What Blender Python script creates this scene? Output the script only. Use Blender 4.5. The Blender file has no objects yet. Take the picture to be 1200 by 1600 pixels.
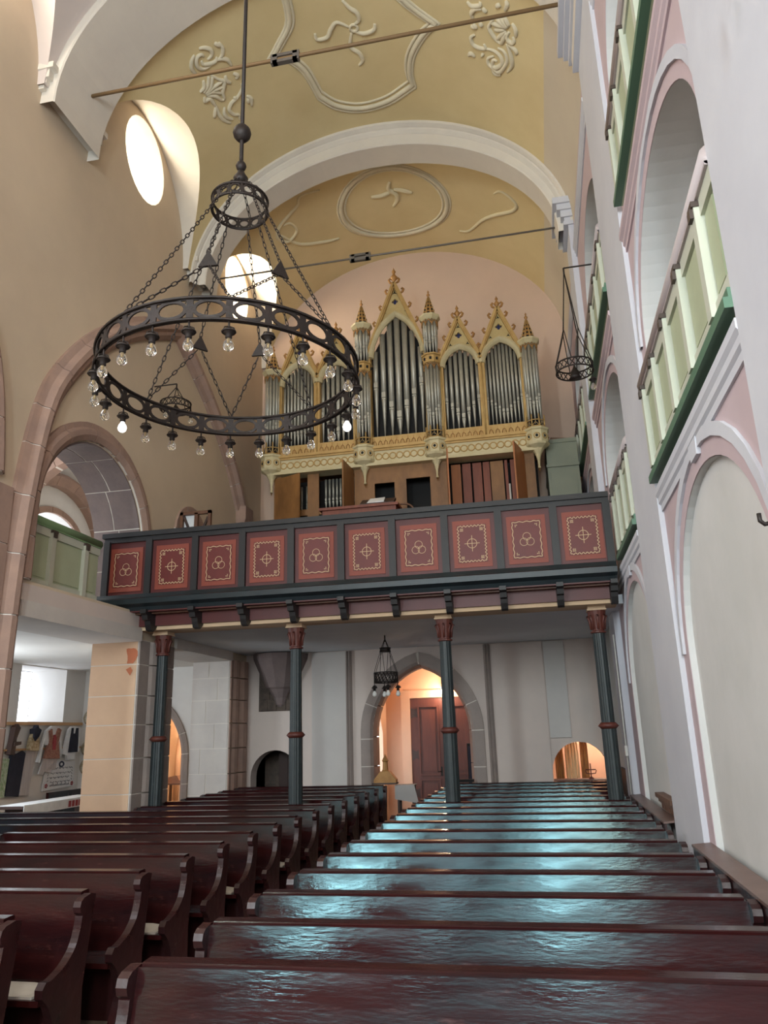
import bpy, bmesh, math, random
from math import sin, cos, pi, sqrt, radians, atan2, hypot
from mathutils import Vector, Matrix
from mathutils.geometry import tessellate_polygon
random.seed(7)
SC = bpy.context.scene
COL = SC.collection

# ------------------------------------------------------------------ camera
CAM_Z = 2.0
FOCAL = 1175.0
pitch, roll, yaw = radians(16.34), radians(-1.72), radians(11.2)
fwd = Vector((-sin(yaw)*cos(pitch), cos(yaw)*cos(pitch), sin(pitch)))
rgt = Vector((cos(yaw), sin(yaw), 0.0))
upv = rgt.cross(fwd)
r2 = rgt*cos(roll) + upv*sin(roll)
u2 = -rgt*sin(roll) + upv*cos(roll)
cd = bpy.data.cameras.new('camera')
cam = bpy.data.objects.new('camera', cd); COL.objects.link(cam)
m = Matrix.Identity(4)
for i in range(3):
    m[i][0] = r2[i]; m[i][1] = u2[i]; m[i][2] = -fwd[i]
m[2][3] = CAM_Z
cam.matrix_world = m
cd.sensor_fit = 'VERTICAL'; cd.sensor_height = 24.0; cd.sensor_width = 18.0
cd.lens = FOCAL/1600.0*24.0
cd.clip_start = 0.05; cd.clip_end = 200
SC.camera = cam

# ------------------------------------------------------------------ world, lights, exposure
w = bpy.data.worlds.new('daylight'); SC.world = w; w.use_nodes = True
bg = w.node_tree.nodes['Background']
bg.inputs[0].default_value = (0.75, 0.85, 1.0, 1); bg.inputs[1].default_value = 0.25
SC.view_settings.view_transform = 'Standard'
SC.view_settings.look = 'None'
SC.view_settings.exposure = 1.2
SC.view_settings.gamma = 1.0
SC.view_settings.use_curve_mapping = False

def area(name, loc, target, sx, sy, power, col):
    l = bpy.data.lights.new(name, 'AREA'); l.shape = 'RECTANGLE'; l.size = sx; l.size_y = sy
    l.energy = power; l.color = col
    o = bpy.data.objects.new(name, l); COL.objects.link(o)
    o.location = loc
    d = Vector(target)-Vector(loc)
    o.rotation_euler = d.to_track_quat('-Z', 'Y').to_euler()
    return o
# daylight through the chancel windows behind the camera and the near oval window; side and aisle fills are added lamps
for x, pw in ((-5.0, 300), (-2.45, 60), (0.1, 300)):
    area('chancel_window_light', (x, -6.9, 5.6), (x*0.6-1, 8, 4.5), 0.65, 4.8, pw, (0.78, 0.94, 1.0))
for y, pw in ((-3.0, 95), (1.6, 66)):
    area('side_fill_light', (-6.62, y, 6.4), (1.3, y+2.5, 3.5), 1.5, 3.6, pw, (0.93, 0.93, 1.0))  # unseen lamps added to brighten the arcade wall from the left
area('side_fill_light', (1.28, -3.0, 5.4), (-6.5, 6.5, 4.0), 1.5, 3.6, 260, (1.0, 0.93, 0.84))  # added lamp lifting the left wall; no window stands behind it
area('bay_window_light', (-6.62, 5.9, 12.4), (-1.0, 6.8, 4.0), 1.0, 1.3, 45, (1.0, 0.92, 0.80))
area('aisle_fill_light', (-10.4, 11.2, 2.5), (-5.0, 12.6, 1.8), 1.8, 1.6, 80, (0.86, 0.94, 1.0))  # hidden lamp added to light the aisle; the wall behind is solid
area('side_gallery_fill_light', (-10.4, 11.0, 6.0), (-6.0, 12.6, 5.6), 2.0, 1.8, 110, (0.90, 0.95, 1.0))  # hidden lamp added to brighten the side gallery, no window behind it

# ------------------------------------------------------------------ materials
def lin(c):
    c = c/255.0
    return c/12.92 if c <= 0.04045 else ((c+0.055)/1.055)**2.4
def rgb(t): return (lin(t[0]), lin(t[1]), lin(t[2]), 1.0)
MATS = {}
def mat(name, col, rough=0.7, metal=0.0, var=None, vscale=2.0, bump=0.0, bscale=20.0, stretch=(1,1,1), emit=None, estr=0.0,
        trans=0.0, coat=0.0, rvar=0.0, spec=0.5, col3=None, stint=None):
    m = bpy.data.materials.new(name); m.use_nodes = True
    nt = m.node_tree; b = nt.nodes['Principled BSDF']
    b.inputs['Base Color'].default_value = rgb(col)
    b.inputs['Roughness'].default_value = rough
    b.inputs['Metallic'].default_value = metal
    b.inputs['Specular IOR Level'].default_value = spec
    if stint: b.inputs['Specular Tint'].default_value = rgb(stint)
    if trans: b.inputs['Transmission Weight'].default_value = trans
    if coat:
        b.inputs['Coat Weight'].default_value = coat; b.inputs['Coat Roughness'].default_value = 0.12
    if emit:
        b.inputs['Emission Color'].default_value = rgb(emit); b.inputs['Emission Strength'].default_value = estr
    if var or bump or rvar:
        tc = nt.nodes.new('ShaderNodeTexCoord'); mp = nt.nodes.new('ShaderNodeMapping')
        mp.inputs['Scale'].default_value = stretch
        nt.links.new(tc.outputs['Object'], mp.inputs['Vector'])
        n = nt.nodes.new('ShaderNodeTexNoise'); n.inputs['Scale'].default_value = vscale; n.inputs['Detail'].default_value = 6
        n.inputs['Roughness'].default_value = 0.62
        nt.links.new(mp.outputs[0], n.inputs['Vector'])
        rp = nt.nodes.new('ShaderNodeMapRange'); rp.inputs[1].default_value = 0.34; rp.inputs[2].default_value = 0.66
        nt.links.new(n.outputs['Fac'], rp.inputs[0])
        if var:
            mx = nt.nodes.new('ShaderNodeMix'); mx.data_type = 'RGBA'
            mx.inputs[6].default_value = rgb(col); mx.inputs[7].default_value = rgb(var)
            nt.links.new(rp.outputs[0], mx.inputs[0])
            last = mx.outputs[2]
            if col3:
                n3 = nt.nodes.new('ShaderNodeTexNoise'); n3.inputs['Scale'].default_value = vscale*4.3; n3.inputs['Detail'].default_value = 8
                n3.inputs['Roughness'].default_value = 0.7
                nt.links.new(mp.outputs[0], n3.inputs['Vector'])
                r3 = nt.nodes.new('ShaderNodeMapRange'); r3.inputs[1].default_value = 0.60; r3.inputs[2].default_value = 0.74
                nt.links.new(n3.outputs['Fac'], r3.inputs[0])
                m3 = nt.nodes.new('ShaderNodeMix'); m3.data_type = 'RGBA'
                nt.links.new(last, m3.inputs[6]); m3.inputs[7].default_value = rgb(col3)
                nt.links.new(r3.outputs[0], m3.inputs[0]); last = m3.outputs[2]
            nt.links.new(last, b.inputs['Base Color'])
        if rvar:
            rr = nt.nodes.new('ShaderNodeMapRange'); rr.inputs[1].default_value = 0.3; rr.inputs[2].default_value = 0.7
            rr.inputs[3].default_value = max(0.03, rough-rvar); rr.inputs[4].default_value = rough+rvar
            nr = nt.nodes.new('ShaderNodeTexNoise'); nr.inputs['Scale'].default_value = vscale*2.2; nr.inputs['Detail'].default_value = 7
            nt.links.new(mp.outputs[0], nr.inputs['Vector'])
            nt.links.new(nr.outputs['Fac'], rr.inputs[0]); nt.links.new(rr.outputs[0], b.inputs['Roughness'])
        if bump:
            n2 = nt.nodes.new('ShaderNodeTexNoise'); n2.inputs['Scale'].default_value = bscale; n2.inputs['Detail'].default_value = 5
            nt.links.new(mp.outputs[0], n2.inputs['Vector'])
            bp = nt.nodes.new('ShaderNodeBump'); bp.inputs['Strength'].default_value = bump; bp.inputs['Distance'].default_value = 0.02
            nt.links.new(n2.outputs['Fac'], bp.inputs['Height']); nt.links.new(bp.outputs[0], b.inputs['Normal'])
    MATS[name] = m
    return m
mat('plaster_left', (208,189,164), 0.9, var=(196,178,155), vscale=0.5, bump=0.15, bscale=6)
mat('plaster_end', (212,184,164), 0.9, var=(202,176,158), vscale=0.6, bump=0.15, bscale=6)
mat('plaster_haunch', (208,196,176), 0.9, var=(200,188,170), vscale=0.6)
mat('vault_near', (204,192,186), 0.9)
mat('plaster_low', (214,198,188), 0.9, var=(202,188,180), vscale=0.7, bump=0.1, bscale=6)
mat('plaster_low_grey', (204,198,192), 0.9, var=(194,188,184), vscale=0.7, bump=0.1, bscale=6)
mat('plaster_white', (204,204,210), 0.9, var=(194,194,202), vscale=0.7, bump=0.18, bscale=5)
mat('plaster_pink', (196,176,180), 0.9, var=(188,168,172), vscale=0.6, bump=0.1, bscale=6)
mat('plaster_niche', (212,210,208), 0.9, var=(200,199,196), vscale=0.8, bump=0.25, bscale=4)
mat('plaster_side_room', (222,194,164), 0.9, var=(212,184,156), vscale=0.8)
mat('plaster_porch', (226,190,162), 0.9, var=(216,180,154), vscale=0.8)
mat('plaster_aisle', (226,224,220), 0.9, var=(216,212,208), vscale=0.8, bump=0.2, bscale=5)
mat('vault_yellow', (219,201,156), 0.9, var=(211,192,146), vscale=0.9, bump=0.12, bscale=5)
mat('stucco_white', (220,210,184), 0.85, var=(210,200,174), vscale=2.0)
mat('arch_white', (216,208,196), 0.9, var=(206,198,188), vscale=0.8, bump=0.1, bscale=5)
mat('relief_yellow', (218,206,172), 0.85)
mat('stone', (166,136,120), 0.9, var=(150,124,112), vscale=3.0, bump=0.3, bscale=15)
mat('stone_grey', (160,146,138), 0.9, var=(148,136,130), vscale=3.0, bump=0.3, bscale=15)
mat('stone_dark', (128,112,108), 0.9, var=(116,102,100), vscale=3.0, bump=0.3, bscale=15)
mat('stone_orange', (216,180,148), 0.9, var=(208,172,142), vscale=2.0, bump=0.15, bscale=10)
mat('stone_pale', (206,198,190), 0.9, var=(196,188,182), vscale=2.0, bump=0.2, bscale=10)
mat('brick_patch', (190,112,78), 0.9)
mat('mortar', (222,214,204), 0.9)
mat('masonry_dark', (104,90,80), 0.95, var=(78,68,62), vscale=6.0, bump=0.8, bscale=10)
mat('floor', (120,106,92), 0.7, var=(100,88,76), vscale=1.5, bump=0.2, bscale=8)
mat('slab_joint', (84,76,68), 0.9)
mat('green_panel', (176,184,154), 0.6, var=(170,178,148), vscale=3)
mat('green_rail', (126,158,116), 0.5)
mat('green_dark', (84,118,96), 0.5)
mat('cream_wood', (192,194,178), 0.6)
mat('rail_mauve', (170,158,158), 0.4)
mat('clip_dark', (72,60,54), 0.5)
mat('pew', (56,21,20), 0.17, var=(32,14,16), vscale=1.5, stretch=(0.5,2.5,2.5), bump=0.06, bscale=26, rvar=0.12, spec=0.36, col3=(82,46,42), stint=(190,246,252))  # specular tint puts cyan window light into the varnish sheen
mat('desk_wood', (116,92,84), 0.4, var=(98,76,70), vscale=3)
mat('pew_end', (52,22,22), 0.35, var=(36,16,18), vscale=3.0, bump=0.15, bscale=14, rvar=0.1, spec=0.5)
mat('cushion', (196,192,182), 0.9, var=(180,176,168), vscale=4)
mat('carpet', (150,110,104), 0.95, var=(120,70,70), vscale=14)
mat('gal_dark', (31,27,27), 0.5, var=(26,23,24), vscale=3)
mat('gal_teal', (36,46,50), 0.4, var=(30,38,42), vscale=3)
mat('gal_red', (88,30,27), 0.5, var=(78,27,25), vscale=2)
mat('gal_border', (138,62,44), 0.55, var=(130,57,41), vscale=3)
mat('gal_field', (106,34,27), 0.5, var=(96,30,25), vscale=3)
mat('gal_line', (206,176,138), 0.7)
mat('beam_cream', (206,176,142), 0.8, var=(196,168,138), vscale=2)
mat('ceil_grey', (222,226,230), 0.85, var=(212,216,222), vscale=0.8)
mat('col_green', (44,52,53), 0.5, var=(35,42,44), vscale=5, col3=(74,80,80))
mat('col_red', (96,46,34), 0.55, var=(80,36,30), vscale=8)
mat('iron', (34,28,26), 0.55, metal=0.3, var=(44,33,28), vscale=14, bump=0.2, bscale=30)
mat('iron_grey', (110,104,98), 0.5, metal=0.4)
mat('rod_brown', (120,94,62), 0.6)
mat('glass', (240,240,235), 0.03, trans=0.95)
mat('led', (250,250,250), 0.3, emit=(255,252,245), estr=0.9)
mat('gold', (196,162,104), 0.5, metal=0.25, var=(182,146,88), vscale=6)
mat('gold_dark', (178,132,76), 0.5, metal=0.25, var=(158,112,62), vscale=8)
mat('organ_cream', (208,194,156), 0.6, var=(196,180,138), vscale=4)
mat('organ_yellow', (190,168,116), 0.6, var=(180,156,104), vscale=4)
mat('organ_wood', (150,104,58), 0.5, var=(116,78,42), vscale=2.5, stretch=(1,1,0.5))
mat('organ_red_wood', (132,66,40), 0.5, var=(108,50,32), vscale=3, stretch=(3,3,0.4))
mat('organ_orange_wood', (176,110,62), 0.5, var=(160,96,54), vscale=3, stretch=(3,3,0.4))
mat('tin', (186,182,168), 0.5, metal=0.55, var=(170,166,154), vscale=3)
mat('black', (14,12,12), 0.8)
mat('blue_dark', (28,34,78), 0.5)
mat('cabinet_green', (134,138,120), 0.6, var=(126,130,114), vscale=2)
mat('door_wood', (100,52,40), 0.5, var=(84,42,34), vscale=3, stretch=(3,3,0.5))
mat('dark_wood', (60,40,34), 0.5)
mat('brown_wood', (112,76,54), 0.5, var=(92,60,44), vscale=3)
mat('wood_light', (196,154,110), 0.6)
mat('cloth_white', (226,226,226), 0.95, var=(210,210,212), vscale=5)
mat('cloth_navy', (34,36,48), 0.95, var=(44,44,58), vscale=6)
mat('cloth_tan', (164,122,104), 0.95, var=(132,84,72), vscale=24)
mat('cloth_cream', (206,194,164), 0.95, var=(150,120,80), vscale=20)
mat('cloth_stripe', (196,188,184), 0.95, var=(170,164,166), vscale=8, stretch=(6,6,0.3))
mat('cloth_robe', (180,140,84), 0.9, var=(120,70,44), vscale=5, stretch=(6,6,0.4))
mat('cloth_robe_pale', (208,188,154), 0.9, var=(180,150,110), vscale=5, stretch=(6,6,0.4))
mat('cloth_grey', (176,170,166), 0.9)
mat('green_cloth', (120,150,104), 0.95, var=(190,196,176), vscale=14)
mat('embroidery', (60,66,84), 0.9)
mat('embroidery_red', (150,60,64), 0.9)
mat('plate_ceramic', (206,198,176), 0.3, var=(130,110,80), vscale=14)
mat('sky_glass', (235,240,245), 0.5, emit=(236,244,255), estr=1.5)
mat('sky_glass_warm', (235,240,245), 0.5, emit=(255,244,222), estr=3.6)
mat('sky_glass_bright', (235,240,245), 0.5, emit=(255,242,216), estr=11.0)
mat('lamp_glow', (255,240,220), 0.5, emit=(255,214,150), estr=40.0)
mat('plastic_white', (224,222,216), 0.4)

# ------------------------------------------------------------------ mesh helpers
class MB:
    def __init__(s): s.v = []; s.f = []; s.sm = []
    def add(s, vs, fs, smooth=False):
        o = len(s.v); s.v += [tuple(p) for p in vs]
        for f in fs: s.f.append(tuple(i+o for i in f)); s.sm.append(smooth)
        return s
    def box(s, x0, x1, y0, y1, z0, z1):
        return s.hexa([(x0,y0,z0),(x1,y0,z0),(x1,y1,z0),(x0,y1,z0),(x0,y0,z1),(x1,y0,z1),(x1,y1,z1),(x0,y1,z1)])
    def hexa(s, p): return s.add(p, [(0,3,2,1),(4,5,6,7),(0,1,5,4),(1,2,6,5),(2,3,7,6),(3,0,4,7)])
    def tube(s, pts, r, n=8, closed=False, smooth=True, rs=None):
        pts = [Vector(p) for p in pts]; N = len(pts); vs = []; ref = None
        for i in range(N):
            if closed: t = pts[(i+1) % N]-pts[i-1]
            else: t = pts[min(i+1, N-1)]-pts[max(i-1, 0)]
            if t.length < 1e-9: t = Vector((0,0,1))
            t.normalize()
            if ref is None:
                a = Vector((0,0,1)) if abs(t.z) < 0.9 else Vector((1,0,0))
                ref = t.cross(a).normalized()
            else:
                ref = ref-t*ref.dot(t)
                ref = ref.normalized() if ref.length > 1e-6 else t.orthogonal().normalized()
            b = t.cross(ref); rr = rs[i] if rs else r
            for k in range(n):
                a = 2*pi*k/n; vs.append(pts[i]+(ref*cos(a)+b*sin(a))*rr)
        fs = []
        for i in range(N if closed else N-1):
            j = (i+1) % N
            for k in range(n): fs.append((i*n+k, i*n+(k+1) % n, j*n+(k+1) % n, j*n+k))
        if not closed: fs.append(tuple(range(n-1, -1, -1))); fs.append(tuple((N-1)*n+k for k in range(n)))
        return s.add(vs, fs, smooth)
    def lathe(s, prof, n=12, c=(0,0,0), smooth=True, a0=0.0, a1=2*pi, phase=0.0):
        full = abs(a1-a0-2*pi) < 1e-6; M = n if full else n+1; vs = []
        for r, z in prof:
            for k in range(M):
                a = phase+a0+(a1-a0)*k/n; vs.append((c[0]+r*cos(a), c[1]+r*sin(a), c[2]+z))
        fs = []
        for i in range(len(prof)-1):
            for k in range(n):
                k2 = (k+1) % M; fs.append((i*M+k, i*M+k2, (i+1)*M+k2, (i+1)*M+k))
        if full:
            if prof[0][0] > 1e-4: fs.append(tuple(range(M-1, -1, -1)))
            if prof[-1][0] > 1e-4: fs.append(tuple((len(prof)-1)*M+k for k in range(M)))
        return s.add(vs, fs, smooth)
    def plate(s, outer, holes, mp, t0, t1):
        loops = [list(outer)]+[list(h) for h in holes]
        tris = tessellate_polygon([[Vector((u, v, 0)) for u, v in L] for L in loops])
        flat = [p for L in loops for p in L]; n = len(flat)
        vs = [mp(u, v, t0) for u, v in flat]+[mp(u, v, t1) for u, v in flat]
        fs = [tuple(t) for t in tris]+[tuple(i+n for i in reversed(t)) for t in tris]
        o = 0
        for L in loops:
            k = len(L)
            for i in range(k): fs.append((o+i, o+(i+1) % k, o+(i+1) % k+n, o+i+n))
            o += k
        return s.add(vs, fs)
    def grid(s, rows, smooth=True, close=False):
        nr, nc = len(rows), len(rows[0]); vs = [p for r in rows for p in r]; fs = []
        for i in range(nr-1):
            for j in range(nc-1): fs.append((i*nc+j, i*nc+j+1, (i+1)*nc+j+1, (i+1)*nc+j))
        return s.add(vs, fs, smooth)
    def sweep(s, path, section, frame, closed=False, smooth=False):
        """path: points; frame(i) -> (axis a, axis b); section: closed polygon of (a,b)"""
        vs = []; k = len(section)
        for i, p in enumerate(path):
            A, B = frame(i)
            for a, b in section: vs.append(Vector(p)+A*a+B*b)
        fs = []; N = len(path)
        for i in range(N if closed else N-1):
            j = (i+1) % N
            for q in range(k): fs.append((i*k+q, i*k+(q+1) % k, j*k+(q+1) % k, j*k+q))
        if not closed: fs.append(tuple(range(k-1, -1, -1))); fs.append(tuple((N-1)*k+q for q in range(k)))
        return s.add(vs, fs, smooth)
    def mesh(s, name, m):
        me = bpy.data.meshes.new(name); me.from_pydata([tuple(v) for v in s.v], [], s.f)
        me.polygons.foreach_set('use_smooth', s.sm)
        bm = bmesh.new(); bm.from_mesh(me); bmesh.ops.recalc_face_normals(bm, faces=bm.faces); bm.to_mesh(me); bm.free()
        me.materials.append(MATS[m]); me.update()
        return me
    def obj(s, name, m, parent=None):
        return link(name, s.mesh(name, m), parent)
def link(name, me, parent=None, loc=None):
    o = bpy.data.objects.new(name, me); COL.objects.link(o)
    if parent is not None: attach(o, parent)
    if loc is not None: o.location = loc
    return o
def attach(o, parent):
    o.parent = parent
    org = parent.get('_org')
    if org is not None: o.matrix_parent_inverse = Matrix.Translation(-Vector(org))
def thing(name, label, cat, loc=(0,0,0), group=None):
    o = bpy.data.objects.new(name, None); COL.objects.link(o); o.location = loc
    o.empty_display_size = 0.1
    o['label'] = label; o['category'] = cat
    if group: o['group'] = group
    if Vector(loc).length > 0: o['_org'] = tuple(loc)
    return o
def tag(o, label, cat, group=None, kind=None):
    o['label'] = label; o['category'] = cat
    if group: o['group'] = group
    if kind: o['kind'] = kind
    return o
def struct(o, label=None):
    o['kind'] = 'structure'
    if label: o['label'] = label
    return o
def clone(root, loc, label=None, name=None):
    r = root.copy(); COL.objects.link(r); r.location = loc
    if label: r['label'] = label
    for ch in root.children:
        c = ch.copy(); COL.objects.link(c); c.parent = r
        for g in ch.children:
            d = g.copy(); COL.objects.link(d); d.parent = c
    return r
def arc(cx, cz, rx, rz, a0, a1, n):
    return [(cx+rx*cos(a0+(a1-a0)*i/n), cz+rz*sin(a0+(a1-a0)*i/n)) for i in range(n+1)]
def round_head(c, hw, z0, zs, za, n=28):   # opening outline with an elliptical head, anticlockwise from lower right
    return [(c+hw, z0)]+arc(c, zs, hw, za-zs, 0, pi, n)+[(c-hw, z0)]
def pointed_pts(c, hw, zs, za, n=10):      # right springing -> apex -> left springing
    h = za-zs; r = (hw*hw+h*h)/(2*hw)
    a = math.asin(min(1.0, h/r)) if r >= h else pi/2
    cx = c+hw-r; a = atan2(h, c-cx)
    right = [(cx+r*cos(a*i/n), zs+r*sin(a*i/n)) for i in range(n+1)]
    left = [(2*c-x, z) for x, z in reversed(right[:-1])]
    return right+left
def pointed_head(c, hw, z0, zs, za, n=10): return [(c+hw, z0)]+pointed_pts(c, hw, zs, za, n)+[(c-hw, z0)]
def mapX(x, sgn=1): return lambda u, v, t: (x+sgn*t, u, v)     # u = Y, v = Z
def mapY(y, sgn=1): return lambda u, v, t: (u, y+sgn*t, v)     # u = X, v = Z

def resample(pts, cuts):
    """split an open polyline (2D) into len(cuts)-1 pieces at length fractions"""
    L = [0.0]
    for a, b in zip(pts, pts[1:]): L.append(L[-1]+hypot(b[0]-a[0], b[1]-a[1]))
    T = L[-1]
    def at(s):
        s = max(0, min(T, s))
        for i in range(len(L)-1):
            if L[i+1] >= s-1e-9:
                t = 0 if L[i+1] == L[i] else (s-L[i])/(L[i+1]-L[i])
                return (pts[i][0]+(pts[i+1][0]-pts[i][0])*t, pts[i][1]+(pts[i+1][1]-pts[i][1])*t)
    return at, T
def voussoirs(parent, pts, nst, section, mp, matname, gap=0.018, name='stone_block', sub=4, jitter=0.12, mortar=True, mortar_in=0.02):
    """ stones along a 2D path pts; section = [(across, proud)] closed polygon; mp(u, v, proud) """
    at, T = resample(pts, None)
    cuts = [i/nst for i in range(nst+1)]
    for i in range(1, nst): cuts[i] += random.uniform(-jitter, jitter)/nst
    def strip(s0, s1, sec, n):
        vs = []; k = len(sec)
        for i in range(n+1):
            s = s0+(s1-s0)*i/n; p = at(s); q0 = at(s-0.03); q1 = at(s+0.03)
            tx, tz = q1[0]-q0[0], q1[1]-q0[1]; l = hypot(tx, tz) or 1; nx, nz = -tz/l, tx/l
            for a, b in sec: vs.append(mp(p[0]+nx*a, p[1]+nz*a, b))
        fs = []
        for i in range(n):
            for q in range(k): fs.append((i*k+q, i*k+(q+1) % k, (i+1)*k+(q+1) % k, (i+1)*k+q))
        fs.append(tuple(range(k-1, -1, -1))); fs.append(tuple(n*k+q for q in range(k)))
        return vs, fs
    for i in range(nst):
        b = MB(); b.add(*strip(cuts[i]*T+gap/2, cuts[i+1]*T-gap/2, section, sub)); b.obj(name, matname, parent)
    if mortar:
        sec = [(a*0.96, max(0.0, p-mortar_in)) for a, p in section]
        b = MB(); b.add(*strip(0, T, sec, max(nst*sub, 8))); b.obj('mortar', 'mortar', parent)
def courses(parent, quad_fn, zs, matname, splits=None, gap=0.016, proud=0.02, name='stone_block'):
    """flat ashlar: quad_fn(u, z, p) with u in 0..1; splits[i] = list of u cuts for course i"""
    for i in range(len(zs)-1):
        cu = [0]+(splits[i % len(splits)] if splits else [])+[1]
        for a, b in zip(cu, cu[1:]):
            g = gap/2
            def P(u, z, p): return quad_fn(u, z, p)
            ua = a+(0.012 if a > 0 else 0); ub = b-(0.012 if b < 1 else 0)
            m_ = MB(); m_.hexa([P(ua, zs[i]+g, 0), P(ub, zs[i]+g, 0), P(ub, zs[i]+g, proud), P(ua, zs[i]+g, proud),
                                P(ua, zs[i+1]-g, 0), P(ub, zs[i+1]-g, 0), P(ub, zs[i+1]-g, proud), P(ua, zs[i+1]-g, proud)])
            m_.obj(name, matname, parent)
def smooth(pts, n=8, closed=False):
    out = []; N = len(pts)
    rng = range(N if closed else N-1)
    for i in rng:
        p0 = pts[(i-1) % N] if closed or i > 0 else pts[0]; p1 = pts[i]; p2 = pts[(i+1) % N]
        p3 = pts[(i+2) % N] if closed or i+2 < N else pts[-1]
        for k in range(n):
            t = k/n
            out.append(tuple(0.5*((2*b)+(c-a)*t+(2*a-5*b+4*c-d)*t*t+(-a+3*b-3*c+d)*t**3) for a, b, c, d in zip(p0, p1, p2, p3)))
    if not closed: out.append(tuple(pts[-1]))
    return out

# ================================================================== THE SETTING
XL, XR = -6.5, 1.30           # faces of the nave walls
YE_LOW, YE_UP = 16.3, 17.0    # end wall below and above the gallery
VX, VA, VZ, VB = -2.55, 3.85, 11.0, 3.12
def zV(x, b=VB, a=VA): return VZ+b*sqrt(max(0.0, 1-((x-VX)/a)**2))
def VP(x, y, off=0.0): return Vector((x, y, zV(x)-off))

# floor with slabs in the aisle
fl = struct(MB().box(-12, 3, -8, 20, -0.2, 0.0).obj('floor', 'slab_joint'), 'brown stone slab floor of the nave')
for i in range(26):
    for j, (xa, xb) in enumerate(((-3.18, -2.62), (-2.6, -2.02))):
        y = 2.0+i*0.62+(0.3 if j else 0)
        MB().box(xa, xb, y, y+0.6, 0.0, 0.012).obj('slab', 'floor', fl)
MB().box(-12, -3.2, -8, 20, 0.0, 0.008).obj('slab', 'floor', fl)
MB().box(-2.0, 3, -8, 20, 0.0, 0.008).obj('slab', 'floor', fl)

# ---- left wall
outer = [(-8, 0), (8.45, 0), (8.45, 3.6), (11.55, 3.6), (11.55, 0), (12.75, 0), (12.75, 3.6), (15.4, 3.6), (15.4, 0), (17.6, 0), (17.6, 14.6), (-8, 14.6)]
def oval(c, z, a, b, n=28): return [(c+a*cos(2*pi*i/n), z+b*sin(2*pi*i/n)) for i in range(n)]
OCU = [(10.68, 12.50), (15.15, 12.50), (5.9, 12.50)]
up_arch = round_head(10.0, 1.38, 4.05, 5.1, 6.45, 20)
b = MB(); b.plate(outer, [up_arch, round_head(-3.0, 0.75, 4.5, 7.4, 8.2), round_head(1.6, 0.75, 4.5, 7.4, 8.2), oval(*OCU[0], 0.72, 0.84), oval(*OCU[1], 0.72, 0.84), oval(*OCU[2], 0.72, 0.84)], mapX(XL, -1), 0, 0.85)  # the two tall near openings are added to match the left fill lamps
WL = struct(b.obj('wall_left', 'plaster_left'), 'pinkish plaster nave wall with stone arches and openings')
for k, (c, z) in enumerate(OCU):
    b = MB()
    b.lathe([(0.5, 0)], 4) if False else None
    n = 28
    vs = [(XL-0.86, c, z)]+[(XL-0.86, y, q) for y, q in oval(c, z, 0.78, 0.90, n)]
    b.add(vs, [(0, i+1, (i+1) % n+1) for i in range(n)])
    o1 = oval(c, z, 0.722, 0.842, n); rv = MB(); rv.add([(XL-0.004, y, q) for y, q in oval(c, z, 0.714, 0.834, n)]+[(XL-0.85, y, q) for y, q in oval(c, z, 0.714, 0.834, n)], [(i, (i+1) % n, (i+1) % n+n, i+n) for i in range(n)], True); rv.obj('window_reveal', 'arch_white', WL)
    wo = struct(b.obj('window_%d' % (k+1), 'sky_glass_bright' if k == 1 else 'sky_glass_warm'), 'oval clerestory window glowing with daylight')
    MB().box(XL-0.85, XL-0.80, c-0.72, c+0.72, z-0.01, z+0.01).box(XL-0.85, XL-0.80, c-0.01, c+0.01, z-0.84, z+0.84).obj('glazing_bar', 'cream_wood', wo)

# pointed blind arches on the left wall
sec_rib = [(-0.21, 0.0), (-0.21, 0.06), (-0.12, 0.10), (-0.06, 0.18), (0.02, 0.19), (0.07, 0.13), (0.13, 0.12), (0.21, 0.05), (0.21, 0.0)]
mpL = lambda u, v, p: (XL+p, u, v)
half = smooth([(0.0, 9.75), (0.75, 9.36), (1.7, 8.8), (2.7, 7.95), (3.4, 7.05), (3.68, 6.4), (3.85, 5.5), (3.96, 4.4), (4.0, 3.2), (4.0, 1.6), (4.0, 0.0)], 4)
AC = 12.2
voussoirs(WL, [(AC+d, z) for d, z in half if z > 7.0], 8, sec_rib, mpL, 'stone')
voussoirs(WL, [(AC-d, z) for d, z in half], 16, sec_rib, mpL, 'stone')
# corbel that carries the far leg
b = MB(); b.box(XL, XL+0.24, 15.45, 15.9, 6.75, 7.05); b.hexa([(XL,15.55,6.3),(XL+0.05,15.55,6.3),(XL+0.05,15.8,6.3),(XL,15.8,6.3),(XL,15.45,6.75),(XL+0.24,15.45,6.75),(XL+0.24,15.9,6.75),(XL,15.9,6.75)])
b.obj('corbel', 'stone', WL)
# next bay's arch and the pier between
voussoirs(WL, [(3.78+d, z) for d, z in half if z > 5.0], 9, sec_rib, mpL, 'stone')
courses(WL, lambda u, z, p: (XL+p, 7.55+0.48*u, z), [0, 0.75, 1.5, 2.2, 2.95, 3.7, 4.4, 5.15], 'stone', [[], [0.6], [], [0.4]], proud=0.09)
MB().box(XL, XL+0.07, 7.56, 8.02, 0, 5.13).obj('mortar', 'mortar', WL)
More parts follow.
